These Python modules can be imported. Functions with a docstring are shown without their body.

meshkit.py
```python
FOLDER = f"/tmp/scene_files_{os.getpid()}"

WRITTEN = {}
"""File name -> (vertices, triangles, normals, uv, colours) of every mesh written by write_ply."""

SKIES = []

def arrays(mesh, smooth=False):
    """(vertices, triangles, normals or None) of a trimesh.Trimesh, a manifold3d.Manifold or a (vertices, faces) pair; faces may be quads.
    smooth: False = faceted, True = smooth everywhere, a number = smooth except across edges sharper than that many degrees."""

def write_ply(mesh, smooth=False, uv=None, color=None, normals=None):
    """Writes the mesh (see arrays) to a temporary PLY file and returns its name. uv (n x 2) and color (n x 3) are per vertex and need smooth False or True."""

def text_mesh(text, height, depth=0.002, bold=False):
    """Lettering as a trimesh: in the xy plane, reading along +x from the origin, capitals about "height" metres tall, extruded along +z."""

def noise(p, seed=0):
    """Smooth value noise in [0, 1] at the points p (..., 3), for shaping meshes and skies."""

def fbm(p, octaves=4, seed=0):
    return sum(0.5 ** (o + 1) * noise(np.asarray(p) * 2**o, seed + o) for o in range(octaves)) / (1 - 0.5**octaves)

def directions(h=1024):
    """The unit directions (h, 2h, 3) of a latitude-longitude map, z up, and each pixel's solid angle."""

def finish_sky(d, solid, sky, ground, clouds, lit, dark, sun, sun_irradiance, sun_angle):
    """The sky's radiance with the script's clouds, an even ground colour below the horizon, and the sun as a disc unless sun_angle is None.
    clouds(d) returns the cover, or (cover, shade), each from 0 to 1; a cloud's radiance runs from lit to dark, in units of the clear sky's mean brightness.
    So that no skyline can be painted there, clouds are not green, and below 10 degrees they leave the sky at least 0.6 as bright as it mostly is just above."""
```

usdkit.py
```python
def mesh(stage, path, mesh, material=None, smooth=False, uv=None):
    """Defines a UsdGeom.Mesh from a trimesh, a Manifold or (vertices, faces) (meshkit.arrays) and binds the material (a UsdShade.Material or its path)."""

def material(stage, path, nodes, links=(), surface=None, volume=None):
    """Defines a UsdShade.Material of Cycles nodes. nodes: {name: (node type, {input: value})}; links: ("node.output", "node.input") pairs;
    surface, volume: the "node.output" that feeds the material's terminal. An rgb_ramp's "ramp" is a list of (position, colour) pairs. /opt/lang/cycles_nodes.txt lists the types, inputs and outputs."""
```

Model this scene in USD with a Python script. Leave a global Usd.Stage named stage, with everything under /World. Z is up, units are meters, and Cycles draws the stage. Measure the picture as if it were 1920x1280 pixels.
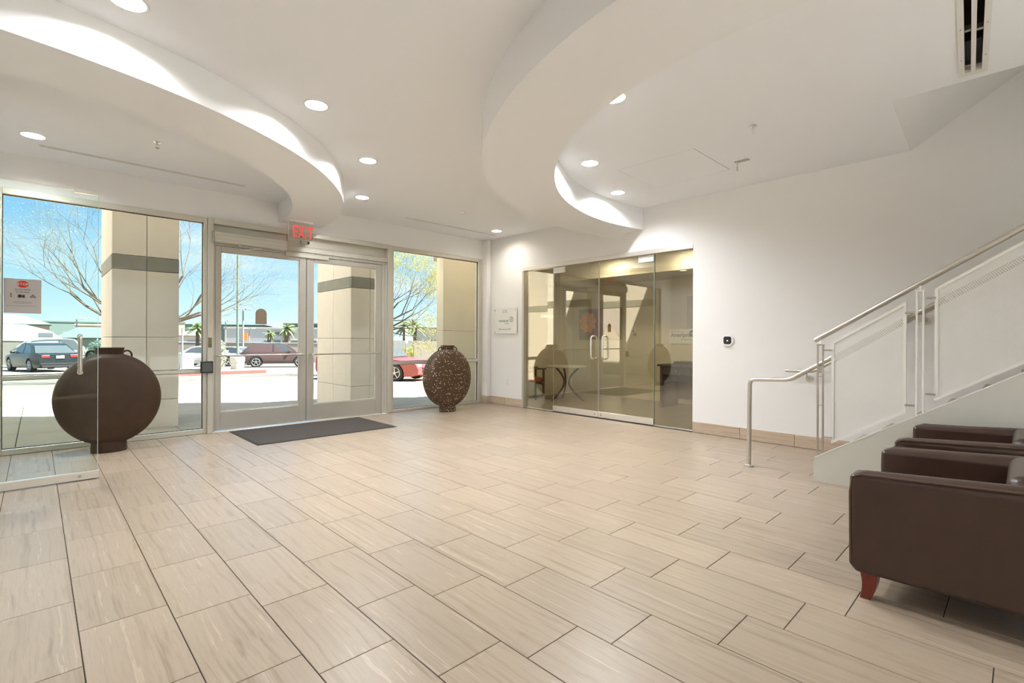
import math, random
import numpy as np, trimesh, usdkit, meshkit
import manifold3d as m3
from shapely.geometry import Polygon, Point, box as sbox
from shapely import affinity
from pxr import Usd, UsdGeom, UsdLux, Gf, UsdShade, Sdf

random.seed(7)
rng = np.random.default_rng(11)
stage = Usd.Stage.CreateInMemory()
UsdGeom.SetStageUpAxis(stage, 'Z')
UsdGeom.SetStageMetersPerUnit(stage, 1.0)
UsdGeom.Xform.Define(stage, '/World')
UsdGeom.Scope.Define(stage, '/World/Looks')

# ------------------------------------------------------------------ camera, sky, sun, exposure
F_PX, H_Y, YAW, CAM_H, ROLL = 928.34, 635.92, 0.7664, 1.2227, 0.0043
cam = UsdGeom.Camera.Define(stage, '/World/camera')
cam.CreateHorizontalApertureAttr(36.0)
cam.CreateFocalLengthAttr(36.0 * F_PX / 1920)
cam.CreateVerticalApertureOffsetAttr((H_Y - 640) / 1920 * 36.0)
cam.CreateClippingRangeAttr(Gf.Vec2f(0.05, 2000))
cam.CreateExposureAttr(0.6)
M4 = Gf.Matrix4d().SetRotate(Gf.Rotation(Gf.Vec3d(0, 0, 1), math.degrees(ROLL)))
M4 = M4 * Gf.Matrix4d().SetRotate(Gf.Rotation(Gf.Vec3d(1, 0, 0), 90)) * Gf.Matrix4d().SetRotate(Gf.Rotation(Gf.Vec3d(0, 0, 1), -math.degrees(YAW)))
M4.SetTranslateOnly(Gf.Vec3d(0, 0, CAM_H))
cam.AddTransformOp().Set(M4)

SUN_E, SKY_GAIN, LAMP_L = 4.6, 1.1, 590.0
sky = UsdLux.DomeLight.Define(stage, '/World/sky')
sky_m = usdkit.material(stage, '/World/Looks/sky', {
    'tc': ('texture_coordinate', {}), 'sep': ('separate_xyz', {}),
    'r': ('rgb_ramp', {'ramp': [(0, (.56, .69, .74)), (.05, (.43, .62, .73)), (.12, (.28, .52, .72)), (.2, (.195, .43, .69)), (.4, (.16, .37, .64)), (1, (.13, .31, .58))]}),
    'mp': ('mapping', {'scale': (1.6, 1.6, 7.0), 'rotation': (0.1, 0.25, 0.6)}),
    'n': ('noise_texture', {'scale': 2.2, 'detail': 7.0, 'roughness': 0.55, 'distortion': 0.4}),
    'cr': ('rgb_ramp', {'ramp': [(.46, (0, 0, 0)), (.72, (.55, .55, .55))]}),
    'mix': ('mix_color', {'b': (.68, .72, .74)}),
    'bg': ('background_shader', {'strength': SKY_GAIN})},
    [('tc.generated', 'sep.vector'), ('sep.z', 'r.fac'), ('tc.generated', 'mp.vector'), ('mp.vector', 'n.vector'), ('n.fac', 'cr.fac'),
     ('cr.color', 'mix.fac'), ('r.color', 'mix.a'), ('mix.result', 'bg.color')], surface='bg.background')
UsdShade.MaterialBindingAPI.Apply(sky.GetPrim()).Bind(sky_m)
sun = UsdLux.DistantLight.Define(stage, '/World/sun')
sun.CreateIntensityAttr(SUN_E); sun.CreateNormalizeAttr(True); sun.CreateAngleAttr(0.53); sun.CreateColorAttr(Gf.Vec3f(1.0, .965, .91))
TO_SUN = Gf.Vec3d(.45, -.35, .82)      # the sun stands behind the building, to the right, 55 degrees high
sun.AddTransformOp().Set(Gf.Matrix4d().SetRotate(Gf.Rotation(Gf.Vec3d(0, 0, 1), TO_SUN)))

# ------------------------------------------------------------------ helpers
taken = {}
def numbered(parent, name):
    k = (str(parent), name); n = taken.get(k, 0); taken[k] = n + 1
    return name if n == 0 else '%s_%03d' % (name, n)

def keys(p, **kw):
    for k, v in kw.items():
        if v: p.SetCustomDataByKey(k, v)
    return p

class T:
    """a thing: an Xform whose parts are given in world coordinates (or local ones when made with local=True)"""
    def __init__(s, name, label=None, cat=None, loc=(0, 0, 0), rotz=0.0, group=None, kind=None, local=False):
        s.path = '/World/' + numbered('/World', name)
        x = UsdGeom.Xform.Define(stage, s.path)
        x.AddTranslateOp().Set(Gf.Vec3d(*map(float, loc)))
        if rotz: x.AddRotateZOp().Set(float(rotz))
        s.off = np.zeros(3) if (local or rotz) else np.array(loc, float)
        s.prim = keys(x.GetPrim(), label=label, category=cat, group=group, kind=kind)
    def part(s, name, mesh, m, label=None, smooth=35, kind=None, under=None):
        base = under or s.path
        v, f = vf(mesh)
        p = usdkit.mesh(stage, base + '/' + numbered(base, name), trimesh.Trimesh(v - s.off, f, process=False), m, smooth=smooth)
        keys(p.GetPrim(), label=label, kind=kind)
        return str(p.GetPath())

def vf(mesh):
    if hasattr(mesh, 'to_mesh'):
        q = mesh.to_mesh(); return np.array(q.vert_properties[:, :3], float), np.array(q.tri_verts)
    return np.array(mesh.vertices, float), np.array(mesh.faces)

def single(name, mesh, m, label=None, cat=None, group=None, kind=None, smooth=35, parent='/World'):
    p = usdkit.mesh(stage, parent + '/' + numbered(parent, name), mesh, m, smooth=smooth)
    keys(p.GetPrim(), label=label, category=cat, group=group, kind=kind)
    return str(p.GetPath())
def struct(name, mesh, m, smooth=35): return single(name, mesh, m, kind='structure', smooth=smooth)

cat = trimesh.util.concatenate
def bx(x0, x1, y0, y1, z0, z1):
    b = trimesh.creation.box((abs(x1 - x0), abs(y1 - y0), abs(z1 - z0)))
    b.apply_translation(((x0 + x1) / 2, (y0 + y1) / 2, (z0 + z1) / 2)); return b
def cbx(x0, x1, y0, y1, z0, z1, c=.004):
    """box with chamfered edges"""
    lo, hi = np.minimum((x0, y0, z0), (x1, y1, z1)), np.maximum((x0, y0, z0), (x1, y1, z1))
    c = min(c, .45 * (hi - lo).min()); P = []
    for i in range(3):
        d = np.full(3, c); d[i] = 0
        for k in np.ndindex(2, 2, 2):
            P.append(np.where(np.array(k) > 0, hi - d, lo + d))
    return trimesh.convex.convex_hull(np.array(P))
def rbx(x0, x1, y0, y1, z0, z1, r=.02, n=16):
    """box with rounded edges"""
    s = m3.Manifold.sphere(r, n); pts = []
    for x in (min(x0, x1) + r, max(x0, x1) - r):
        for y in (min(y0, y1) + r, max(y0, y1) - r):
            for z in (min(z0, z1) + r, max(z0, z1) - r): pts.append(s.translate((x, y, z)))
    v, f = vf(m3.Manifold.batch_hull(pts)); return trimesh.Trimesh(v, f)
def rod(a, b, r, r2=None, n=16, caps=True):
    a, b = np.array(a, float), np.array(b, float); d = b - a; L = np.linalg.norm(d)
    v, f = vf(m3.Manifold.cylinder(L, r, r if r2 is None else r2, n))
    t = trimesh.Trimesh(v, f); t.apply_transform(trimesh.geometry.align_vectors((0, 0, 1), d / L)); t.apply_translation(a); return t
def tube(pts, r, n=12, closed=False):
    """round tube along a polyline"""
    P = np.array(pts, float); N = len(P)
    if closed: tang = np.roll(P, -1, 0) - np.roll(P, 1, 0)
    else: tang = np.gradient(P, axis=0)
    tang /= np.linalg.norm(tang, axis=1)[:, None]
    up = np.array((0, 0, 1.0)) if abs(tang[0][2]) < .9 else np.array((1.0, 0, 0))
    u = np.cross(tang[0], up); u /= np.linalg.norm(u); V = []
    rr = np.broadcast_to(np.asarray(r, float), N)
    for i in range(N):
        u = u - tang[i] * (u @ tang[i]); u /= np.linalg.norm(u); w = np.cross(tang[i], u)
        a = np.arange(n) * 2 * np.pi / n
        V.append(P[i] + rr[i] * (np.cos(a)[:, None] * u + np.sin(a)[:, None] * w))
    V = np.vstack(V); Fc = []
    for i in range(N if closed else N - 1):
        j = (i + 1) % N
        for k in range(n):
            q = (i * n + k, i * n + (k + 1) % n, j * n + (k + 1) % n, j * n + k); Fc += [(q[0], q[1], q[2]), (q[0], q[2], q[3])]
    if not closed:
        for e, base in ((P[0], 0), (P[-1], (N - 1) * n)):
            c = len(V); V = np.vstack([V, e])
            for k in range(n):
                a_, b_ = base + k, base + (k + 1) % n
                Fc.append((c, b_, a_) if base == 0 else (c, a_, b_))
    t = trimesh.Trimesh(V, np.array(Fc), process=False); t.fix_normals(); return t
def bend(pts, r, n=6):
    """polyline with its inner corners rounded"""
    P = [np.array(p, float) for p in pts]; out = [P[0]]
    for a, b, c in zip(P, P[1:], P[2:]):
        u, w = (a - b) / np.linalg.norm(a - b), (c - b) / np.linalg.norm(c - b)
        s, e = b + u * r, b + w * r
        for t in np.linspace(0, 1, n): out.append((1 - t) ** 2 * s + 2 * t * (1 - t) * b + t * t * e)
    return out + [P[-1]]
def extr(poly, h):
    return cat([trimesh.creation.extrude_polygon(g, h, engine='earcut') for g in getattr(poly, 'geoms', [poly])])
def ext_z(poly, z0, z1):
    t = extr(poly, z1 - z0); t.apply_translation((0, 0, z0)); return t
def ext_x(poly, x0, x1):
    """polygon in (y, z) extruded along x"""
    t = extr(poly, x1 - x0); v = t.vertices.copy(); t = trimesh.Trimesh(np.c_[v[:, 2] + x0, v[:, 0], v[:, 1]], t.faces); return t
def ext_y(poly, y0, y1):
    """polygon in (x, z) extruded along y"""
    t = extr(poly, y1 - y0); v = t.vertices.copy(); return trimesh.Trimesh(np.c_[v[:, 0], v[:, 2] + y0, v[:, 1]], t.faces[:, ::-1])
def lathe(prof, n=32, c=(0, 0, 0)):
    t = trimesh.creation.revolve(np.array(prof, float), sections=n); t.apply_translation(c); t.fix_normals(); return t
def disc(c, r, h, n=28, axis=(0, 0, 1)):
    c = np.array(c, float); ax = np.array(axis, float); return rod(c, c + ax * h, r, n=n)
def frame_y(x0, x1, z0, z1, y0, y1, w, c=.004):
    """rectangular frame in the xz plane, w = (left, right, bottom, top) widths; list of bars"""
    l, r, b, t = w
    return [cbx(x0, x0 + l, y0, y1, z0, z1, c), cbx(x1 - r, x1, y0, y1, z0, z1, c), cbx(x0 + l, x1 - r, y0, y1, z0, z0 + b, c), cbx(x0 + l, x1 - r, y0, y1, z1 - t, z1, c)]
def text_on(text, h, origin, right, up, depth=.0015, bold=False, center=False):
    t = meshkit.text_mesh(text, h, depth, bold); v = t.vertices.copy()
    if center: v[:, 0] -= (v[:, 0].min() + v[:, 0].max()) / 2
    r, u = np.array(right, float), np.array(up, float); n = np.cross(r, u)
    return trimesh.Trimesh(np.array(origin) + v[:, :1] * r + v[:, 1:2] * u + v[:, 2:3] * n, t.faces)
def flat_on(poly, origin, right, up, depth=.001):
    t = extr(poly, depth); v = t.vertices; r, u = np.array(right, float), np.array(up, float); n = np.cross(r, u)
    return trimesh.Trimesh(np.array(origin) + v[:, :1] * r + v[:, 1:2] * u + v[:, 2:3] * n, t.faces)

# ------------------------------------------------------------------ materials
def mat(name, col, rough=.5, metal=0.0, spec=.5, noise=None, bump=None, emit=None, coat=0.0, stretch=(1, 1, 1), coord='object'):
    """principled; noise = (scale, colour2, detail), bump = (scale, strength, distance)"""
    nodes = {'p': ('principled_bsdf', {'base_color': col, 'roughness': rough, 'metallic': metal, 'specular_ior_level': spec, 'coat_weight': coat, 'coat_roughness': .15})}
    links = []
    if noise or bump:
        nodes['tc'] = ('texture_coordinate', {}); nodes['mp'] = ('mapping', {'scale': stretch}); links.append(('tc.' + coord, 'mp.vector'))
    if noise:
        nodes['n'] = ('noise_texture', {'scale': noise[0], 'detail': noise[2] if len(noise) > 2 else 4.0, 'roughness': .6})
        nodes['r'] = ('rgb_ramp', {'ramp': [(.3, col), (.7, noise[1])]})
        links += [('mp.vector', 'n.vector'), ('n.fac', 'r.fac'), ('r.color', 'p.base_color')]
    if bump:
        nodes['bn'] = ('noise_texture', {'scale': bump[0], 'detail': 4.0}); nodes['b'] = ('bump', {'strength': bump[1], 'distance': bump[2]})
        links += [('mp.vector', 'bn.vector'), ('bn.fac', 'b.height'), ('b.normal', 'p.normal')]
    if emit:
        nodes['p'][1]['emission_color'] = emit[0]; nodes['p'][1]['emission_strength'] = emit[1]
    return usdkit.material(stage, '/World/Looks/' + name, nodes, links, surface='p.BSDF')

def glass(name, tint, refl, rough=0.0):
    """window pane: see-through, with a mirror reflection of refl face on that grows toward grazing angles (alike from both sides)"""
    return usdkit.material(stage, '/World/Looks/' + name, {
        't': ('transparent_bsdf', {'color': tint}), 'g': ('glossy_bsdf', {'color': (1, 1, 1), 'roughness': rough}),
        'f': ('layer_weight', {'blend': .5}), 'pw': ('math', {'math_type': 'power', 'value2': 5.0}), 'a': ('math', {'math_type': 'multiply_add', 'value2': .9 - refl, 'value3': refl, 'use_clamp': True}),
        'm': ('mix_closure', {})},
        [('f.facing', 'pw.value1'), ('pw.value', 'a.value1'), ('a.value', 'm.fac'), ('t.BSDF', 'm.closure1'), ('g.BSDF', 'm.closure2')], surface='m.closure')

WALL = mat('wall_paint', (.83, .81, .785), .6, spec=.3, bump=(220, .05, .002))
CEIL = mat('ceiling_paint', (.885, .893, .91), .7, spec=.2)
SOFF = mat('soffit_paint', (.87, .87, .87), .55, spec=.3)
FRAME = mat('clear_anodized_frame', (.60, .57, .49), .42, .35)
FRAME_D = mat('door_aluminium', (.50, .47, .41), .4, .4)
STAIN = mat('satin_stainless', (.86, .83, .77), .32, .75)
STEEL = mat('brushed_steel_tube', (.66, .62, .55), .3, .85)
BRONZE = mat('grey_post_steel', (.48, .44, .38), .35, .7)
WHITE = mat('white_enamel', (.80, .78, .72), .45)
STRING = mat('stringer_enamel', (.60, .58, .51), .5, noise=(3, (.575, .555, .485)))
BLACKP = mat('black_plastic', (.02, .02, .02), .35)
DARK = mat('dark_gap', (.03, .022, .018), .8)
GROUT = mat('brown_grout', (.065, .047, .033), .95)
CHROME = mat('chrome', (.8, .79, .77), .12, 1.0)
LEATHER = mat('dark_brown_leather', (.052, .025, .016), .28, spec=.6, noise=(6, (.040, .021, .014)), bump=(90, .25, .002))
PIPING = mat('leather_piping', (.10, .055, .04), .3, spec=.6)
REDWOOD = mat('red_stained_wood', (.22, .018, .006), .3, noise=(14, (.11, .014, .009)), stretch=(6, 6, 1), coat=.4)
MATM = mat('charcoal_mat', (.075, .062, .052), .95, noise=(160, (.055, .045, .04)), bump=(400, .6, .004))
RUBBER = mat('black_rubber', (.03, .028, .026), .7)
URN_A = mat('rust_brown_iron', (.060, .031, .015), .5, spec=.35, noise=(4, (.042, .022, .012)), bump=(35, .25, .006))
WHITEP = mat('white_plastic', (.82, .81, .78), .4)
PAPER = mat('white_paper', (.66, .63, .63), .8)
REDP = mat('red_print', (.72, .05, .03), .6)
BLACKI = mat('black_ink', (.03, .03, .03), .6)
GREYI = mat('grey_ink', (.28, .27, .26), .6)
TEALI = mat('teal_ink', (.05, .18, .21), .5)
WPANE = glass('window_glass', (.975, .985, .978), 0.012)
GPANE = glass('green_edge_glass', (.945, .985, .965), 0.012)
OPANE = glass('tinted_office_glass', (.90, .87, .74), 0.15)
ACRYL = glass('clear_acrylic', (.95, .94, .92), 0.04)

# floor tile: vein-cut beige stone, veins along the length (y), each tile cut from another spot
TILE_RAMP = [(0.27, (0.263, 0.199, 0.138)), (0.4, (0.352, 0.273, 0.197)), (0.52, (0.399, 0.317, 0.234)), (0.6, (0.371, 0.290, 0.213)), (0.66, (0.482, 0.388, 0.297)), (0.75, (0.395, 0.312, 0.232))]
def tile_material(name, gain, scale): return usdkit.material(stage, '/World/Looks/' + name, {
    'tc': ('texture_coordinate', {}), 'oi': ('object_info', {}), 'of': ('vector_math', {'math_type': 'scale', 'vector1': (91, 57, 33)}),
    'ad': ('vector_math', {'math_type': 'add'}), 'mp': ('mapping', {'scale': scale}), 'mw': ('mapping', {'scale': (1.2, 1.3, 1)}),
    'w': ('noise_texture', {'scale': 1.3, 'detail': 2.0}), 'ws': ('vector_math', {'math_type': 'scale', 'scale': 2.2}), 'wa': ('vector_math', {'math_type': 'add'}),
    'n': ('noise_texture', {'scale': 1.0, 'detail': 5.0, 'roughness': .62}),
    'r': ('rgb_ramp', {'ramp': [(q_, tuple(gain * c_ for c_ in col_)) for q_, col_ in TILE_RAMP]}),
    'tr': ('map_range', {'from_min': 0.0, 'from_max': 1.0, 'to_min': .95, 'to_max': 1.05}), 'cc': ('combine_xyz', {}), 'mu': ('vector_math', {'math_type': 'multiply'}),
    'p': ('principled_bsdf', {'roughness': .33, 'specular_ior_level': .40})},
    [('oi.random', 'of.scale'), ('tc.object', 'ad.vector1'), ('of.vector', 'ad.vector2'), ('ad.vector', 'mw.vector'), ('mw.vector', 'w.vector'), ('w.color', 'ws.vector1'),
     ('ad.vector', 'mp.vector'), ('mp.vector', 'wa.vector1'), ('ws.vector', 'wa.vector2'), ('wa.vector', 'n.vector'), ('n.fac', 'r.fac'), ('oi.random', 'tr.value'),
     ('tr.result', 'cc.x'), ('tr.result', 'cc.y'), ('tr.result', 'cc.z'), ('r.color', 'mu.vector1'), ('cc.vector', 'mu.vector2'), ('mu.vector', 'p.base_color')], surface='p.BSDF')
TILE = tile_material('vein_cut_tile', 1.0, (42, .5, 1))
BTILE = tile_material('baseboard_tile', 1.35, (1, .6, 42))

# ------------------------------------------------------------------ room shell
XR, YW, HC = 6.306, 7.302, 3.123
XL, YB = -0.85, -3.2
TW, TL, X0 = 0.3078, 0.6295, 0.1328
offs = {-1: 4.319, 0: 3.987, 1: 3.829, 2: 3.673, 3: 3.364, 4: 3.213, 5: 3.043, 6: 2.746, 7: 1.969, 8: 1.815, 9: 1.511, 10: 1.361}
for i in range(11, 40): offs[i] = offs[i - 1] - TL / 4 * (2 if i % 3 == 0 else 1)
for i in range(-2, -14, -1): offs[i] = offs[i + 1] + TL / 4 * (2 if i % 3 == 2 else 1)
CA, SA = math.cos(YAW), math.sin(YAW)
def in_view(x, y, z=0.0, m=60):
    zc = y * CA + x * SA
    if zc < .3: return None
    u, v = 960 + F_PX * (x * CA - y * SA) / zc, H_Y + F_PX * (CAM_H - z) / zc
    return zc if (-m < u < 1920 + m and v < 1280 + m) else None
def tile_mesh(x0, x1, y0, y1, z1=0.0, h=.010, g=.0019):
    return cbx(x0 + g, x1 - g, y0 + g, y1 - g, z1 - h, z1, .0012)
floor = T('floor', kind='structure')
floor.part('grout_bed', bx(XL, XR + .05, YB, YW + .06, -.12, -.0035), GROUT)
near, rest = [], []
def lay(x_lo, x_hi, y_lo, y_hi):
    for i in range(int((x_lo - X0) // TW) - 1, int((x_hi - X0) // TW) + 2):
        x0, x1 = max(X0 + i * TW, x_lo), min(X0 + (i + 1) * TW, x_hi)
        if x1 - x0 < .02: continue
        k = math.floor((y_lo - offs[i]) / TL)
        while offs[i] + k * TL < y_hi:
            y0, y1 = max(offs[i] + k * TL, y_lo), min(offs[i] + (k + 1) * TL, y_hi); k += 1
            if y1 - y0 < .02: continue
            d = [in_view(x, y) for x in (x0, x1) for y in (y0, y1)]; d = [q for q in d if q]
            (near if d else rest).append((min(d) if d else 99, (x0, x1, y0, y1)))
lay(XL, XR, YB, YW - .005)
near.sort()
for d, q in near[:297]: floor.part('tile', tile_mesh(*q), TILE, smooth=False)
rest = near[297:] + rest
floor.part('tile_field', cat([tile_mesh(*q) for d, q in rest]), TILE, smooth=False, kind='stuff')

# right wall with the office door opening; it rises on past the ceiling in the stair well
op = (3.08, 6.275, 2.507)
rw = Polygon([(YB, -.02), (7.45, -.02), (7.45, 3.3), (.86, 3.3), (.86, 6.2), (YB, 6.2)]).difference(sbox(op[0], -.1, op[1], op[2]))
struct('wall_right', ext_x(rw, XR, XR + .15), WALL, smooth=False)
# window wall: header above the frames, blind ends, small pilaster in the corner
wf = Polygon([(-1.0, -.02), (XR, -.02), (XR, 3.3), (-1.0, 3.3)]).difference(sbox(-.295, -.1, 6.215, 2.765))
struct('wall_front', ext_y(wf, YW, YW + .16), WALL, smooth=False)
struct('trim_1', cbx(6.213, XR, 7.14, YW + .02, 0, HC, .012), WALL)
lw = Polygon([(YB, -.02), (7.45, -.02), (7.45, 3.3), (YB, 3.3)]).difference(sbox(4.6, -.1, 5.64, 2.5))
struct('wall_left', ext_x(lw, XL - .12, XL), WALL, smooth=False)
bw = sbox(XL - .12, -.02, XR + .15, 6.2).difference(sbox(1.15, -.1, 3.65, 3.05))
struct('wall_back', ext_y(bw, YB - .12, YB), WALL, smooth=False)

SUITE = mat('suite_paint', (.72, .70, .66), .7)
struct('wall_suite', cat([bx(-5.0, -4.9, 3.2, 7.45, -.02, 3.1), bx(-4.9, XL - .12, 3.2, 3.3, -.02, 3.1), bx(-4.9, XL - .12, 7.35, 7.45, -.02, 3.1)]), SUITE)
struct('ceiling_suite', bx(-5.0, XL - .12, 3.2, 7.45, 3.0, 3.1), SUITE)
struct('floor_suite', bx(-5.0, XL, 3.2, 7.45, -.12, 0), mat('suite_carpet', (.22, .20, .17), .95))
# ceiling with holes for lamps, slots and the stair well
LAMPS = [(.372, 3.53, 'recessed downlight cut off by the top edge of the picture'),
         (1.643, 4.018, 'recessed downlight beside the middle of the left curved soffit'),
         (2.552, 4.88, 'middle recessed downlight of the ceiling strip between the two curved soffits'),
         (3.163, 6.206, 'recessed downlight above the entrance doors, at the far end of the left soffit'),
         (-.021, 6.498, 'recessed downlight at the far left, inside the left curved soffit by the slot vent'),
         (4.30, 3.268, 'recessed downlight inside the right curved soffit, nearest the access panel corner'),
         (5.414, 3.668, 'recessed downlight inside the right curved soffit, closest to the right wall'),
         (5.832, 6.461, 'small distant recessed downlight in the corner of window wall and right wall'),
         (3.27, 2.249, 'recessed downlight half hidden by the inner edge of the right curved soffit'),
                  (2.0, -1.6, 'recessed downlight farthest back in the lobby middle'),
         (4.4, -2.3, 'recessed downlight at the back beside the rising stair')]
ce = sbox(XL - .1, YB - .1, XR + .1, 7.45).difference(Polygon([(4.89, YB - .2), (4.89, .746), (XR, .812), (XR + .3, .812), (XR + .3, YB - .2)]))
LR = .086
for x, y, _ in LAMPS: ce = ce.difference(Point(x, y).buffer(LR, 12))
SLOTS = [(.03, 1.87, 6.765, 6.795), (4.195, 6.05, 6.73, 6.76)]
for a, b, c_, d_ in SLOTS: ce = ce.difference(sbox(a, c_, b, d_))
vent_o, vent_ang = np.array((3.76, .206)), math.radians(3.4)
def vent_poly(x0, x1, y0, y1): return affinity.translate(affinity.rotate(sbox(x0, y0, x1, y1), vent_ang, (0, 0), use_radians=True), *vent_o)
ce = ce.difference(vent_poly(-.95, .98, -.045, .045))
HATCH = (4.70, 5.57, 2.295, 3.19)
ce = ce.difference(sbox(HATCH[0], HATCH[2], HATCH[1], HATCH[3]))
struct('ceiling', ext_z(ce, HC, HC + .10), CEIL, smooth=False)
struct('roof_slab', bx(XL - .12, 4.89, YB - .12, 7.45, HC + .24, HC + .34), WALL)
struct('trim_2', bx(4.77, 4.89, YB - .1, .75, HC + .10, 6.2), WALL)     # side of the stair well above the ceiling
struct('trim_3', bx(4.77, XR + .15, .87, .97, HC + .10, 6.2), WALL)
# sloping underside above the stair
slope = .648
P = np.array([(4.89, .746, HC), (XR, .812, HC), (XR, .812 - 4.0, HC + 4.0 * slope), (4.89, .746 - 4.0, HC + 4.0 * slope)])
up = np.array((0, .05, .10))
struct('ceiling_slope', trimesh.convex.convex_hull(np.vstack([P, P + up])), WALL, smooth=False)

# the two curved soffits
def soffit(c, ro, ri, z0, clip):
    ring = Point(c).buffer(ro, 96).difference(Point(c).buffer(ri, 96)).intersection(clip)
    return ext_z(ring, z0, HC + .004)
struct('ceiling_soffit', soffit((-.478, 7.285), 3.52, 2.935, 2.857, sbox(XL, YB, XR, YW + .01)), SOFF, smooth=20)
struct('ceiling_soffit', soffit((5.59, .915), 3.664, 2.999, 2.807, sbox(XL, YB, XR + .01, YW).difference(sbox(4.89, YB, XR + 1, .82))), SOFF, smooth=20)

# baseboards of the same stone, piece by piece
br = T('baseboard_right', kind='structure')
y = 3.078
while y > -1.2:
    br.part('tile', cbx(XR - .012, XR, y - .6145, y - .0015, .002, .141, .0015), BTILE, smooth=False); y -= .616
for a, b in ((6.28, 6.72), (6.722, 7.14)): br.part('tile', cbx(XR - .012, XR, a, b, .002, .141, .0015), BTILE, smooth=False)
bf = T('baseboard_front', kind='structure')
bf.part('tile', cbx(6.213, XR - .013, 7.128, 7.14, .002, .141, .0015), BTILE, smooth=False)
bf.part('tile', cbx(6.201, 6.213, 7.128, YW, .002, .141, .0015), BTILE, smooth=False)

# ------------------------------------------------------------------ ceiling fittings
LENS = mat('lamp_lens', (.9, .88, .8), .4, emit=((.955, 1.0, 1.06), LAMP_L))
LENS_DIM = mat('dim_lamp_lens', (.9, .88, .8), .4, emit=((1.0, .95, .88), LAMP_L * .3))
CAN = mat('lamp_reflector', (.86, .80, .62), .35, .3)
def downlight(x, y, label):
    t = T('recessed_downlight', label, 'ceiling light', (x, y, HC), group='recessed ceiling downlights')
    t.part('trim_ring', lathe([(LR - .001, HC + .001), (LR + .013, HC + .0005), (LR + .016, HC - .003), (LR + .010, HC - .006), (LR - .001, HC - .004), (LR - .001, HC + .001)], 36, (x, y, 0)), WHITEP)
    t.part('reflector_can', lathe([(LR - .002, HC - .003), (LR - .006, HC + .06), (LR - .010, HC + .075), (.001, HC + .075), (.001, HC + .078), (LR - .006, HC + .078), (LR, HC + .06), (LR, HC - .003), (LR - .002, HC - .003)], 36, (x, y, 0)), CAN)
    t.part('lens', lathe([(.001, HC + .026)] + [((LR - .012) * math.sin(a), HC + .048 - .022 * math.cos(a)) for a in np.linspace(.15, math.pi / 2, 10)] + [(LR - .012, HC + .052), (.001, HC + .052), (.001, HC + .026)], 32, (x, y, 0)), LENS_DIM if x > 5.8 else LENS)
for x, y, lab in LAMPS: downlight(x, y, lab)
VENTW = mat('vent_white', (.78, .76, .72), .5)
for i, (a, b, c_, d_) in enumerate(SLOTS):
    t = T('slot_vent', ['long thin slot vent in the ceiling inside the left curved soffit', 'long thin slot vent in the ceiling above the right window'][i], 'vent', ((a + b) / 2, (c_ + d_) / 2, HC), group='ceiling slot vents')
    t.part('frame', cat(frame_z := [bx(a - .012, b + .012, c_ - .012, c_, HC - .004, HC + .03), bx(a - .012, b + .012, d_, d_ + .012, HC - .004, HC + .03), bx(a - .012, a, c_, d_, HC - .004, HC + .03), bx(b, b + .012, c_, d_, HC - .004, HC + .03), bx(a, b, (c_ + d_) / 2 - .004, (c_ + d_) / 2 + .004, HC - .003, HC + .03)]), VENTW)
    for y0_ in (c_ + .001, d_ - .010): t.part('slot', bx(a, b, y0_, y0_ + .009, HC - .001, HC + .02), DARK)
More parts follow.
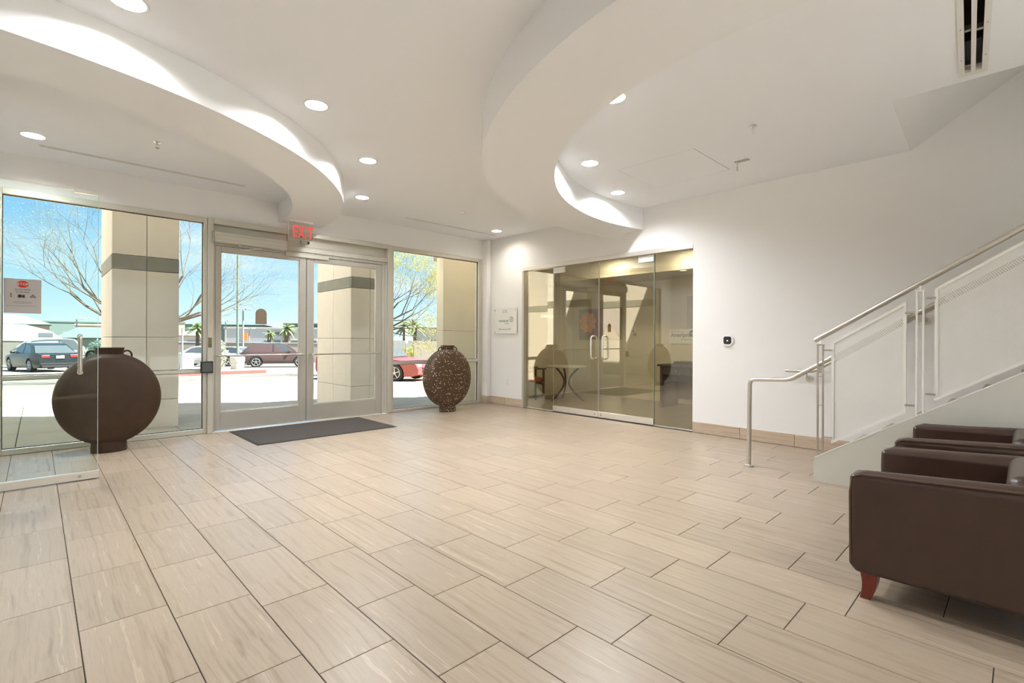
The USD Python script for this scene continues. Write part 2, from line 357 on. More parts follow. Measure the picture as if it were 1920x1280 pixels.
# big open diffuser near the stair
t = T('slot_diffuser', 'white framed twin slot air diffuser with open dark slots, top right of the ceiling', 'vent', (vent_o[0], vent_o[1], HC))
def vbox(x0, x1, y0, y1, z0, z1): return ext_z(vent_poly(x0, x1, y0, y1), z0, z1)
t.part('flange', cat([vbox(-1.01, 1.04, .044, .075, HC - .005, HC + .02), vbox(-1.01, 1.04, -.075, -.044, HC - .005, HC + .02), vbox(.98, 1.04, -.044, .044, HC - .005, HC + .02), vbox(-1.01, -.95, -.044, .044, HC - .005, HC + .02)]), VENTW)
t.part('center_bar', vbox(-.95, .98, -.012, .012, HC - .004, HC + .05), VENTW)
t.part('throat', cat([vbox(-.95, .98, .045, .05, HC + .02, HC + .24), vbox(-.95, .98, -.05, -.045, HC + .02, HC + .24), vbox(-.95, .98, -.05, .05, HC + .22, HC + .24)]), mat('rusty_duct', (.09, .035, .022), .7, noise=(9, (.03, .015, .012))))
for xx in (.93, .40, -.3):
    t.part('clip', vbox(xx, xx + .03, .014, .042, HC + .03, HC + .06), STEEL); t.part('clip', vbox(xx + .02, xx + .05, -.042, -.014, HC + .03, HC + .06), STEEL)
for xx in (.75, .30, -.2):
    for yy in (.06, -.06): t.part('screw', disc((vent_poly(xx, xx + .001, yy, yy + .001).centroid.x, vent_poly(xx, xx + .001, yy, yy + .001).centroid.y, HC - .007), .004, .003, 10), GREYI)
t = T('access_panel', 'flush square access panel in the ceiling inside the right curved soffit', 'ceiling panel', (5.13, 2.74, HC))
t.part('door', cbx(HATCH[0] + .006, HATCH[1] - .004, HATCH[2] + .006, HATCH[3] - .004, HC + .0005, HC + .03, .001), CEIL, smooth=False)
t.part('shadow_gap', bx(HATCH[0], HATCH[0] + .007, HATCH[2], HATCH[3], HC + .002, HC + .02), DARK); t.part('shadow_gap', bx(HATCH[0], HATCH[1], HATCH[2], HATCH[2] + .007, HC + .002, HC + .02), DARK)
def sprinkler(x, y, label):
    t = T('fire_sprinkler', label, 'sprinkler', (x, y, HC), group='pendent fire sprinklers')
    t.part('escutcheon', lathe([(.001, HC), (.034, HC), (.030, HC - .006), (.014, HC - .012), (.001, HC - .012)], 24, (x, y, 0)), CHROME)
    t.part('frame', cat([rod((x, y, HC - .01), (x, y, HC - .028), .009, n=10), tube([(x - .008, y, HC - .026), (x - .014, y, HC - .040), (x - .004, y, HC - .056)], .003, 6), tube([(x + .008, y, HC - .026), (x + .014, y, HC - .040), (x + .004, y, HC - .056)], .003, 6)]), CHROME)
    t.part('deflector', disc((x, y, HC - .060), .017, .003, 16), CHROME)
sprinkler(.847, 5.856, 'chrome fire sprinkler inside the left curved soffit')
sprinkler(4.579, 1.686, 'chrome fire sprinkler inside the right curved soffit, toward the stair')
sprinkler(4.626, 5.855, 'small fire sprinkler in the open ceiling between the soffits, near the right slot vent')
t = T('ceiling_switch', 'small rectangular metal plate with a hanging key tag beside the ceiling access panel', 'switch plate', (5.38, 2.093, HC))
t.part('plate', cbx(5.35, 5.41, 2.02, 2.165, HC - .006, HC, .002), mat('grey_metal_plate', (.42, .40, .34), .4, .5))
t.part('knob', rod((5.38, 2.14, HC - .006), (5.38, 2.14, HC - .03), .012, .008, 12), CHROME)
t.part('pull_tag', cat([rod((5.38, 2.14, HC - .03), (5.38, 2.14, HC - .055), .0015, n=6), cbx(5.377, 5.383, 2.132, 2.148, HC - .095, HC - .055, .002)]), STEEL)

# ------------------------------------------------------------------ window wall: frames, doors
FY0, FY1, GY = YW - .015, YW + .10, YW + .045
def window(n, x0, x1, w, rail):
    t = T('window_%d' % n, kind='structure')
    for b in frame_y(x0, x1, .002, 2.765, FY0, FY1, w): t.part('frame', b, FRAME)
    t.part('mid_rail', cbx(x0 + w[0], x1 - w[1], FY0 + .01, FY1 - .01, rail[0], rail[1]), FRAME)
    l, r, b, tp = w
    t.part('pane', bx(x0 + l - .005, x1 - r + .005, GY - .004, GY + .004, rail[1] - .005, 2.765 - tp + .005), WPANE)
    t.part('pane', bx(x0 + l - .005, x1 - r + .005, GY - .004, GY + .004, .002 + b - .005, rail[0] + .005), WPANE)
    t.part('glazing_bead', cat([b_ for z0_, z1_ in ((.002 + b, rail[0]), (rail[1], 2.765 - tp)) for b_ in frame_y(x0 + l, x1 - r, z0_, z1_, GY - .02, GY - .004, (.006,) * 4, .001)]), RUBBER)
def back_window(n, x0, x1):
    t = T('window_%d' % n, kind='structure')
    for b in frame_y(x0, x1, .002, 3.05, YB - .11, YB - .01, (.035,) * 4): t.part('frame', b, FRAME)
    t.part('mid_rail', cbx(x0 + .045, x1 - .045, YB - .1, YB - .02, .78, .825), FRAME)
    t.part('pane', bx(x0 + .04, x1 - .04, YB - .064, YB - .056, .82, 3.02), WPANE); t.part('pane', bx(x0 + .04, x1 - .04, YB - .064, YB - .056, .04, .785), WPANE)
for k in range(2): back_window(5 + k, 1.15 + 1.25 * k, 1.15 + 1.25 * (k + 1))     # the lobby's rear glazing, behind the camera
window(1, -.295, 1.587, (.045, .042, .060, .066), (.776, .821))
window(2, 4.243, 6.215, (.040, .090, .040, .066), (.792, .846))
tr = T('trim_4', kind='structure')                           # the entrance's own frame
tr.part('mullion', cbx(1.587, 1.650, FY0 - .03, FY1, .002, 2.765), FRAME)
tr.part('mullion', cbx(4.165, 4.243, FY0 - .03, FY1, .002, 2.765), FRAME)
tr.part('jamb', cbx(1.650, 1.676, FY0, FY1, .002, 2.43), FRAME_D)
tr.part('jamb', cbx(4.082, 4.125, FY0 + .02, FY1, .002, 2.43), FRAME)
tr.part('jamb', cbx(4.125, 4.165, FY0, FY1, .002, 2.43), FRAME)
tr.part('head', cbx(1.650, 4.165, FY0 - .03, FY1, 2.695, 2.765), FRAME)
tr.part('transom_panel', cbx(1.650, 4.165, YW + .05, YW + .09, 2.54, 2.70), FRAME)
tr.part('header', cbx(1.650, 4.165, FY0, FY1, 2.475, 2.55), FRAME)
tr.part('header_lip', cbx(1.650, 4.165, FY0 + .015, FY1, 2.43, 2.475), FRAME_D)
tr.part('astragal_cover', cbx(2.55, 3.18, FY0 - .012, FY0 + .02, 2.395, 2.452), FRAME)
tr.part('cover_plate', cbx(2.60, 2.72, FY0 - .008, FY0, 2.492, 2.535), FRAME)
tr.part('threshold', cbx(1.60, 4.2, FY0 - .01, FY1 + .06, -.02, .006), STAIN)
def leaf(n, x0, x1, sl, sr, bar, hinge_left):
    t = T('door_%d' % n, kind='structure')
    y0, y1, zb, zt = YW + .005, YW + .055, .018, 2.425
    t.part('stile', cbx(x0, x0 + sl, y0, y1, zb, zt), FRAME_D); t.part('stile', cbx(x1 - sr, x1, y0, y1, zb, zt), FRAME_D)
    t.part('bottom_rail', cbx(x0 + sl, x1 - sr, y0, y1, zb, .255), FRAME_D); t.part('top_rail', cbx(x0 + sl, x1 - sr, y0, y1, 2.353, zt), FRAME_D)
    t.part('pane', bx(x0 + sl - .005, x1 - sr + .005, YW + .026, YW + .034, .25, 2.358), WPANE)
    t.part('glazing_bead', cat(frame_y(x0 + sl, x1 - sr, .255, 2.353, YW + .012, YW + .027, (.012,) * 4, .002)), FRAME)
    z = .993
    t.part('push_bar', tube(bend([(bar[0], y0, z), (bar[0], y0 - .075, z), (bar[1], y0 - .075, z), (bar[1], y0, z)], .03), .0125, 12), STEEL)
    t.part('bar_mount', cat([disc((bar[0], y0 - .006, z), .022, .008, 16, (0, 1, 0)), disc((bar[1], y0 - .006, z), .022, .008, 16, (0, 1, 0))]), STEEL)
    if hinge_left:
        t.part('lock_cylinder', cat([disc((x1 - .030, y0 - .012, .90), .016, .014, 18, (0, 1, 0)), bx(x1 - .033, x1 - .027, y0 - .022, y0 - .01, .89, .91)]), BRONZE)
    t.part('bolt_head', disc((x1 - .05 if hinge_left else x0 + .05, y0 - .003, 1.17), .006, .004, 10, (0, 1, 0)), BRONZE)
leaf(1, 1.680, 2.852, .062, .098, (1.70, 2.80), True)
leaf(2, 2.860, 4.078, .098, .104, (2.91, 4.03), False)
t = T('door_operator', 'long grey automatic door operator box above the left entrance door', 'door operator', (2.09, YW, 2.45))
t.part('housing', cbx(1.640, 2.545, YW - .11, YW - .012, 2.452, 2.596, .012), FRAME, smooth=25)
t.part('housing_groove', cat([bx(1.66, 2.54, YW - .1115, YW - .10, 2.552, 2.557), bx(1.66, 2.54, YW - .1115, YW - .10, 2.495, 2.499), bx(1.672, 1.675, YW - .1115, YW - .10, 2.47, 2.59)]), BRONZE)
t.part('end_cap', cbx(1.632, 1.642, YW - .113, YW - .01, 2.448, 2.60, .004), BRONZE)
t.part('arm', cat([rod((1.95, YW - .06, 2.455), (1.95, YW - .06, 2.437), .018, n=14), cbx(1.94, 2.20, YW - .075, YW - .055, 2.432, 2.442, .003), rod((2.20, YW - .066, 2.437), (2.02, YW - .012, 2.405), .008, n=10), rod((2.20, YW - .066, 2.447), (2.20, YW - .066, 2.427), .012, n=12), cbx(1.96, 2.10, YW - .03, YW + .006, 2.392, 2.404, .003)]), STAIN)
t.part('cable', tube([(2.548, YW - .02, 2.47), (2.556, YW - .012, 2.54), (2.572, YW - .01, 2.60), (2.574, YW - .006, 2.68)], .004, 6), BLACKP)
t = T('motion_sensor', 'small dark ended cylinder sensor above the doors, just under the exit sign', 'sensor', (2.82, YW, 2.60))
t.part('body', rod((2.755, YW - .04, 2.617), (2.845, YW - .04, 2.612), .018, n=16), FRAME); t.part('lens', rod((2.845, YW - .04, 2.612), (2.872, YW - .04, 2.611), .019, n=16), BLACKP)
t.part('mount', cbx(2.78, 2.82, YW - .04, YW + .055, 2.606, 2.628, .004), FRAME)
# exit sign
t = T('exit_sign', 'clear acrylic EXIT sign with red letters hanging under the left soffit above the doors', 'exit sign', (2.66, 7.0, 2.86))
EXR = mat('exit_red', (.80, .07, .06), .5, emit=((1.0, .10, .09), .35))
t.part('plate', bx(2.488, 2.834, 6.997, 7.005, 2.592, 2.835), ACRYL)
for ch, x in zip('EXIT', (2.545, 2.617, 2.708, 2.755)):
    m_ = meshkit.text_mesh(ch, .165, .003, True); v = m_.vertices.copy(); w_ = {'E': .064, 'X': .082, 'I': .026, 'T': .07}[ch]
    v[:, 0] = (v[:, 0] - v[:, 0].min()) / np.ptp(v[:, 0]) * w_ + x; v[:, 1] = (v[:, 1] - v[:, 1].min()) / np.ptp(v[:, 1]) * .165 + 2.622
    t.part('letter', trimesh.Trimesh(np.c_[v[:, 0], 6.9968 - v[:, 2], v[:, 1]], m_.faces), EXR, smooth=False)
t.part('edge', cat([bx(2.486, 2.836, 6.996, 7.006, 2.589, 2.593), bx(2.486, 2.490, 6.996, 7.006, 2.59, 2.835), bx(2.832, 2.836, 6.996, 7.006, 2.59, 2.835)]), WHITEP)
t.part('ceiling_mount', cbx(2.50, 2.82, 6.985, 7.017, 2.828, 2.858, .004), WHITEP)
t = T('door_plate_switch', 'dark square push plate switch on the frame left of the entrance doors', 'switch', (1.575, YW, .85))
t.part('box', cbx(1.505, 1.645, YW - .075, YW - .045, .775, .925, .006), BLACKP); t.part('face_plate', cbx(1.517, 1.633, YW - .081, YW - .074, .79, .91, .003), mat('smoked_plate', (.10, .11, .10), .25, .6))
t.part('bracket', cbx(1.55, 1.64, YW - .046, YW - .01, .80, .90, .004), BLACKP)
t = T('frame_sticker', 'small brown notice stuck on the frame left of the entrance doors, above the push plate', 'sticker', (1.61, YW - .046, 1.16))
t.part('sheet', cbx(1.592, 1.634, YW - .0465, YW - .044, 1.10, 1.228, .0004), mat('brown_notice', (.20, .15, .07), .5))
t.part('stripe', bx(1.594, 1.632, YW - .0472, YW - .0464, 1.105, 1.15), mat('green_notice', (.10, .15, .07), .5))
arch = sbox(2.172, 1.415, 2.316, 1.558).union(Point(2.244, 1.558).buffer(.072, 24))
single('glass_decal', ext_y(arch, YW + .0225, YW + .0255), mat('brown_decal', (.25, .19, .13), .6), 'brown round-topped decal stuck on the glass of the left entrance door', 'decal')
# entrance mat
t = T('entrance_mat', 'large charcoal rubber backed mat on the floor before the entrance doors', 'mat', (2.73, 6.64, 0))
t.part('border', cbx(1.822, 3.624, 6.06, 7.20, .0005, .006, .003), RUBBER); t.part('pile', cbx(1.845, 3.60, 6.083, 7.177, .004, .010, .002), MATM)

# ------------------------------------------------------------------ urns
URN_B = usdkit.material(stage, '/World/Looks/speckled_brown_iron', {
    'tc': ('texture_coordinate', {}), 'v': ('voronoi_texture', {'scale': 40.0, 'randomness': 1.0}), 'n2': ('noise_texture', {'scale': 5.0, 'detail': 3.0}),
    'c': ('math', {'math_type': 'less_than', 'value2': .30}), 'wn': ('separate_color', {}), 'k': ('math', {'math_type': 'greater_than', 'value2': .60}), 'ml': ('math', {'math_type': 'multiply'}),
    'r': ('rgb_ramp', {'ramp': [(.3, (.105, .058, .028)), (.7, (.075, .042, .022))]}), 'mx': ('mix_color', {'b': (.75, .66, .52)}),
    'p': ('principled_bsdf', {'roughness': .5, 'specular_ior_level': .4})},
    [('tc.object', 'v.vector'), ('tc.object', 'n2.vector'), ('v.distance', 'c.value1'), ('v.color', 'wn.color'), ('wn.r', 'k.value1'), ('c.value', 'ml.value1'), ('k.value', 'ml.value2'),
     ('n2.fac', 'r.fac'), ('r.color', 'mx.a'), ('ml.value', 'mx.fac'), ('mx.result', 'p.base_color')], surface='p.BSDF')
def urn(x, y, label, m, R=.45, rz=.485, zc=.57, H=1.115, rim=.075, dome=.095):
    t = T('floor_urn', label, 'urn', (x, y, 0), local=True)
    prof = [(.0, rim + dome)]
    for a in np.linspace(.06, 1, 16): prof.append((a, rim + dome * math.sqrt(max(0, 1 - a ** 2.2))))
    half = [(r_, d_) for r_, d_ in prof]
    full = half + [(1.0 + .012, rim * .55), (1.0 + .012, -rim * .55)] + [(r_, -d_) for r_, d_ in half[::-1]]
    n = 72; V, Fc = [], []
    for k in range(n):
        a = 2 * math.pi * k / n
        for r_, d_ in full: V.append((R * r_ * math.cos(a), d_, zc + rz * r_ * math.sin(a)))
    q = len(full)
    for k in range(n):
        for j in range(q - 1):
            a_, b_, c_, d_ = k * q + j, k * q + j + 1, ((k + 1) % n) * q + j + 1, ((k + 1) % n) * q + j
            Fc += [(a_, b_, c_), (a_, c_, d_)]
    b = trimesh.Trimesh(np.array(V), np.array(Fc)); b.merge_vertices(); b.update_faces(b.nondegenerate_faces()); b.fix_normals()
    t.part('body', b, m, smooth=50)
    def oval(z, a, b_, n_=40): th = np.arange(n_) * 2 * np.pi / n_; return np.c_[a * np.cos(th), b_ * np.sin(th), np.full(n_, z)]
    def loft(rings):
        V = np.vstack(rings); n_ = len(rings[0]); f = []
        for i in range(len(rings) - 1):
            for k in range(n_):
                a_, b_, c_, d_ = i * n_ + k, i * n_ + (k + 1) % n_, (i + 1) * n_ + (k + 1) % n_, (i + 1) * n_ + k
                f += [(a_, b_, c_), (a_, c_, d_)]
        V = np.vstack([V, rings[0].mean(0), rings[-1].mean(0)])
        for k in range(n_): f += [(len(V) - 2, (k + 1) % n_, k), (len(V) - 1, len(V) - 2 - n_ + k, len(V) - 2 - n_ + (k + 1) % n_)]
        o = trimesh.Trimesh(V, np.array(f), process=False); o.fix_normals(); return o
    t.part('foot', loft([oval(0, .152, .11), oval(.004, .156, .113), oval(.14, .150, .108), oval(.20, .145, .10)]), m, smooth=40)
    t.part('neck', loft([oval(1.0, .118, .085), oval(H - .012, .126, .09), oval(H - .006, .132, .094), oval(H, .130, .092), oval(H - .001, .105, .07), oval(1.03, .10, .065)]), m, smooth=40)
    for sg in (-1, 1):
        pts = [(sg * (.118 + .055 - .06 * math.cos(a) + .004), 0, 1.012 + .058 * math.sin(a) - .004 - sg * 0) for a in np.linspace(-1.0, 3.6, 18)]
        pts = [(sg * (.150 + .052 * math.cos(a) * .8), 0, 1.030 + .052 * math.sin(a)) for a in np.linspace(-2.4, 2.4, 18)]
        t.part('ring_handle', tube(pts, .009, 8), m)
urn(.577, 6.86, 'large dark brown flattened iron urn partly behind the open glass door', URN_A)
urn(5.035, 6.80, 'speckled brown flattened iron urn with two ring handles before the right window', URN_B)

# ------------------------------------------------------------------ open frameless glass door at the left edge
t = T('door_3', kind='structure')
DY = 5.60
t.part('pane', cbx(-.62, .392, DY - .006, DY + .006, .06, 2.47, .001), GPANE)
t.part('pane_edge', bx(.3915, .3945, DY - .0058, DY + .0058, .062, 2.468), mat('green_glass_edge', (.55, .80, .68), .2))
t.part('bottom_rail', cbx(-.62, .402, DY - .02, DY + .02, .008, .075, .003), STAIN)
t.part('top_edge', bx(-.62, .392, DY - .006, DY + .006, 2.4702, 2.478), STAIN)
t.part('top_patch', cbx(.235, .394, DY - .018, DY + .018, 2.452, 2.484, .003), STAIN)
t.part('rail_lock', cat([disc((.275, DY - .026, .042), .012, .008, 16, (0, 1, 0)), disc((.275, DY - .030, .042), .005, .006, 10, (0, 1, 0))]), BRONZE)
for sg in (-1, 1):
    t.part('pull_handle', tube(bend([(.275, DY + sg * .006, 1.235), (.275, DY + sg * .065, 1.235), (.275, DY + sg * .065, .925), (.275, DY + sg * .006, .925)], .035), .0125, 14), STEEL)
    t.part('handle_mount', cat([disc((.275, DY + sg * .006, z), .019, sg * .004, 16, (0, 1, 0)) if sg > 0 else disc((.275, DY - .010, z), .019, .004, 16, (0, 1, 0)) for z in (1.235, .925)]), STEEL)
t = T('paper_notice', 'white paper notice with a red STOP octagon taped to the open glass door', 'notice', (-.07, DY - .008, 1.55))
NX0, NX1, NZ0, NZ1 = -.182, .034, 1.415, 1.690
t.part('sheet', bx(NX0, NX1, DY - .0085, DY - .0072, NZ0, NZ1), PAPER)
ocx, ocz, orr = -.074, 1.648, .036
t.part('stop_octagon', ext_y(Polygon([(ocx + orr * math.cos(a), ocz + orr * .8 * math.sin(a)) for a in np.arange(8) * math.pi / 4 + math.pi / 8]), DY - .0095, DY - .0084), REDP, smooth=False)
RX, UZ = (1, 0, 0), (0, 0, 1)
t.part('stop_lettering', text_on('STOP', .018, (ocx, DY - .0096, ocz - .009), RX, UZ, .0006, True, True), WHITEP, smooth=False)
t.part('headline', cat([text_on('DO NOT ENTER', .0088, (ocx, DY - .0085, 1.600), RX, UZ, .0005, True, True), text_on('IF YOU HAVE', .0088, (ocx, DY - .0085, 1.580), RX, UZ, .0005, True, True)]), BLACKI, smooth=False)
t.part('icon', cat([ext_y(Point(-.090, 1.552).buffer(.013, 12), DY - .0090, DY - .0084), ext_y(sbox(-.076, 1.540, -.062, 1.562), DY - .0090, DY - .0084)]), BLACKI, smooth=False)
t.part('icon', ext_y(sbox(-.145, 1.540, -.136, 1.567).union(Point(-.1405, 1.568).buffer(.006)), DY - .0090, DY - .0084), GREYI, smooth=False)
t.part('icon', cat([ext_y(Point(x, 1.549).buffer(.009, 10), DY - .0090, DY - .0084) for x in (-.024, -.006)] + [ext_y(Point(-.015, 1.56).buffer(.009, 10), DY - .0091, DY - .0085)]), GREYI, smooth=False)
t.part('text_lines', cat([bx(x0, x1, DY - .0089, DY - .0084, z - .0012, z + .0012) for x0, x1, z in ((-.13, -.022, 1.506), (-.125, -.022, 1.495), (-.165, .012, 1.474))]), GREYI, smooth=False)

# ------------------------------------------------------------------ office glass wall (right wall)
GX = XR + .055
og = T('trim_5', kind='structure')
og.part('header_rail', cbx(XR - .012, XR + .10, op[0], op[1] + .01, 2.446, op[2], .003), STAIN)
og.part('jamb', cbx(XR - .010, XR + .14, op[1] - .035, op[1] + .012, 0, 2.446, .004), FRAME_D)
og.part('floor_channel', cat([cbx(GX - .02, GX + .02, 5.592, 6.24, .0005, .014, .002), cbx(GX - .02, GX + .02, op[0], 3.672, .0005, .014, .002)]), STAIN)
w3 = T('window_3', kind='structure')
w3.part('pane', bx(GX - .006, GX + .006, 5.592, 6.242, .013, 2.447), OPANE)
w4 = T('window_4', kind='structure')
w4.part('pane', bx(GX - .006, GX + .006, op[0] + .002, 3.676, .013, 2.447), OPANE)
w4.part('pane_edge', bx(GX - .006, GX + .006, 3.674, 3.678, .014, 2.446), mat('dark_glass_edge', (.10, .13, .10), .2))
def odoor(n, y0, y1, hy, py):
    t = T('door_%d' % n, kind='structure')
    t.part('pane', bx(GX - .006, GX + .006, y0, y1, .10, 2.44), OPANE)
    t.part('pane_edge', cat([bx(GX - .0062, GX + .0062, y0 - .001, y0 + .003, .10, 2.44), bx(GX - .0062, GX + .0062, y1 - .003, y1 + .001, .10, 2.44)]), FRAME_D)
    t.part('bottom_rail', cbx(GX - .020, GX + .020, y0, y1, .008, .100, .003), STAIN)
    t.part('hinge_patch', cbx(GX - .018, GX + .018, hy[0], hy[1], 2.344, 2.440, .003), WHITEP)
    for sg in (-1, 1):
        t.part('pull_handle', tube(bend([(GX + sg * .005, py, 1.278), (GX + sg * .075, py, 1.278), (GX + sg * .075, py, .925), (GX + sg * .005, py, .925)], .05), .0125, 14), STAIN)
    t.part('handle_mount', cat([disc((GX - .014, py, z), .018, .028, 16, (1, 0, 0)) for z in (1.278, .925)]), STEEL)
    lk = y0 + .06 if n == 4 else y1 - .06
    t.part('floor_lock', cat([disc((GX - .028, lk, .055), .013, .01, 16, (1, 0, 0)), disc((GX - .032, lk, .055), .005, .006, 10, (1, 0, 0))]), BRONZE)
odoor(4, 4.650, 5.584, (5.344, 5.584), 4.742)
odoor(5, 3.682, 4.642, (3.690, 3.938), 4.525)
t = T('suite_sign', 'clear acrylic suite plate with a round logo beside the office glass doors', 'sign', (XR, 6.72, 1.57))
SY0, SY1, SZ0, SZ1 = 6.405, 7.03, 1.325, 1.80
t.part('plate', cbx(XR - .022, XR - .016, SY0, SY1, SZ0, SZ1, .001), mat('frosted_acrylic', (.80, .78, .72), .15, spec=.6))
for yy in (SY0 + .035, SY1 - .035):
    for zz in (SZ0 + .035, SZ1 - .035): t.part('standoff', disc((XR - .026, yy, zz), .013, .026, 14, (1, 0, 0)), STEEL)
RY = (0, -1, 0)
def on_rw(y, z, d=.0225): return (XR - d, y, z)
t.part('suite_number', text_on('125', .050, on_rw(6.72, 1.715), RY, UZ, .001, False, True), GREYI, smooth=False)
t.part('company_name', text_on('Ameriprise', .038, on_rw(6.755, 1.545), RY, UZ, .001, True, True), mat('grey_teal_ink', (.22, .30, .30), .5), smooth=False)
t.part('company_subline', text_on('Financial', .018, on_rw(6.66, 1.505), RY, UZ, .001, False, True), GREYI, smooth=False)
ring = Point(0, 0).buffer(.048, 20).difference(Point(0, 0).buffer(.038, 20)).union(Polygon([(-.026, .02), (-.004, .006), (.03, .024), (.008, -.002), (.0, -.034), (-.008, .0)]))
t.part('logo', flat_on(ring, on_rw(6.545, 1.59), RY, UZ), TEALI, smooth=False)
t.part('text_line', cat([flat_on(sbox(-.16 + i * .036, 0, -.136 + i * .036, .014 + .012 * (i in (0, 8))), on_rw(6.72, 1.40), RY, UZ) for i in range(9)]), GREYI, smooth=False)
t = T('wall_outlet', 'small white wall outlet low on the right wall left of the office glass doors', 'outlet', (XR, 6.67, .43))
t.part('cover_plate', cbx(XR - .006, XR, 6.632, 6.708, .372, .488, .002), WHITEP); t.part('socket', cat([cbx(XR - .009, XR - .005, 6.655, 6.685, z, z + .032, .001) for z in (.39, .438)]), mat('ivory_plastic', (.7, .68, .62), .4))
t = T('thermostat', 'round white thermostat with a black screen on the right wall', 'thermostat', (XR, 2.615, 1.222))
def disc_x(y, z, r, x0, x1, n=40): return rod((x0, y, z), (x1, y, z), r, n=n)
t.part('ring', cat([disc_x(2.615, 1.222, .082, XR - .010, XR), disc_x(2.615, 1.222, .074, XR - .018, XR - .010)]), WHITEP)
t.part('screen', ext_x(sbox(2.615 - .022, 1.222 - .022, 2.615 + .022, 1.222 + .022).buffer(.026, 10), XR - .021, XR - .017), BLACKP, smooth=False)
t.part('digits', ext_x(sbox(2.607, 1.212, 2.623, 1.224).buffer(.002), XR - .0216, XR - .0208), mat('screen_digits', (.6, .6, .65), .5, emit=((.8, .8, .9), .5)), smooth=False)

# ------------------------------------------------------------------ stair, guard railing, wall handrail
SX = 4.92
st = T('staircase', kind='structure')
def sz(y): return .2 + .633 * (1.288 - y)
YE = -2.9
st.part('stringer', ext_x(Polygon([(1.288, 0), (1.288, .185), (1.278, .203), (YE, sz(YE)), (YE, 0)]), SX - .015, SX + .02), STRING, smooth=False)
a_, b_ = np.array((1.28, .203)), np.array((YE, sz(YE)))
st.part('stringer_cap', ext_x(Polygon([(1.282, .200), (1.282, .208), (YE, sz(YE) + .006), (YE, sz(YE) - .002)]), SX - .017, SX + .022), WHITE, smooth=False)
st.part('tread', cbx(SX + .02, XR, .96, 1.25, 0, .118, .003), TILE, smooth=False)
for j in range(-1, 17):
    y, z = .955 - .232 * j, .384 + .148 * j
    st.part('tread', cbx(SX + .02, XR, y - .28, y, z - .035, z, .004), TILE, smooth=False)
    st.part('riser', bx(SX + .02, XR, y - .262, y - .25, z - .005, z + .118), WHITE, smooth=False)
rl = T('stair_railing', 'guard railing with round steel handrail and white perforated metal panels beside the stair', 'railing', (SX + .03, 1.0, .3))
RXp = 4.95
rl.part('handrail', tube([(RXp, 1.292, 1.222), (RXp, .5, 1.222 + .623 * .792), (RXp, -2.6, 1.222 + .623 * 3.892)], .0205, 16), STEEL)
def mz(y): return .86 + .637 * (1.505 - y)
rl.part('lower_rail', tube(bend([(5.0, -2.6, mz(-2.6)), (5.0, 1.505, .862), (5.003, 1.862, .845), (5.005, 1.868, .01)], .055, 8), .0195, 16), STEEL, label='lower handrail that bends level and turns down to the floor')
rl.part('floor_flange', lathe([(.001, .001), (.045, .001), (.043, .012), (.026, .022), (.001, .022)], 28, (5.005, 1.868, 0)), STEEL)
def post(yc, dz=0):
    bars = []
    zt = 1.18 + .633 * (1.243 - yc)
    for d in (-.020, .020):
        bars.append(cbx(SX - .003, SX + .016, yc + d - .006, yc + d + .006, sz(yc + d) - .002, zt, .002))
    bars.append(cbx(SX - .003, SX + .016, yc - .029, yc + .029, zt, zt + .012, .002))
    for f in (.27, .52): bars.append(bx(SX, SX + .014, yc - .020, yc + .020, zt - f - .003, zt - f + .003))
    rl.part('post', cat(bars), BRONZE if dz == 0 else WHITE, label='post of two flat bars')
    top = 1.222 + .623 * (1.292 - yc) - .015
    rl.part('post_stem', cat([rod((SX + .006, yc, zt + .01), (RXp, yc, top), .007, n=10)]), WHITE)
    zm = mz(yc)
    rl.part('rail_bracket', cat([cbx(SX + .0, SX + .02, yc - .018, yc + .018, zm - .085, zm - .03, .002), rod((SX + .012, yc, zm - .05), (5.0, yc, zm - .015), .007, n=10)]), BRONZE)
for k, yc in enumerate((1.243, .570, -.105, -.78)): post(yc, k)
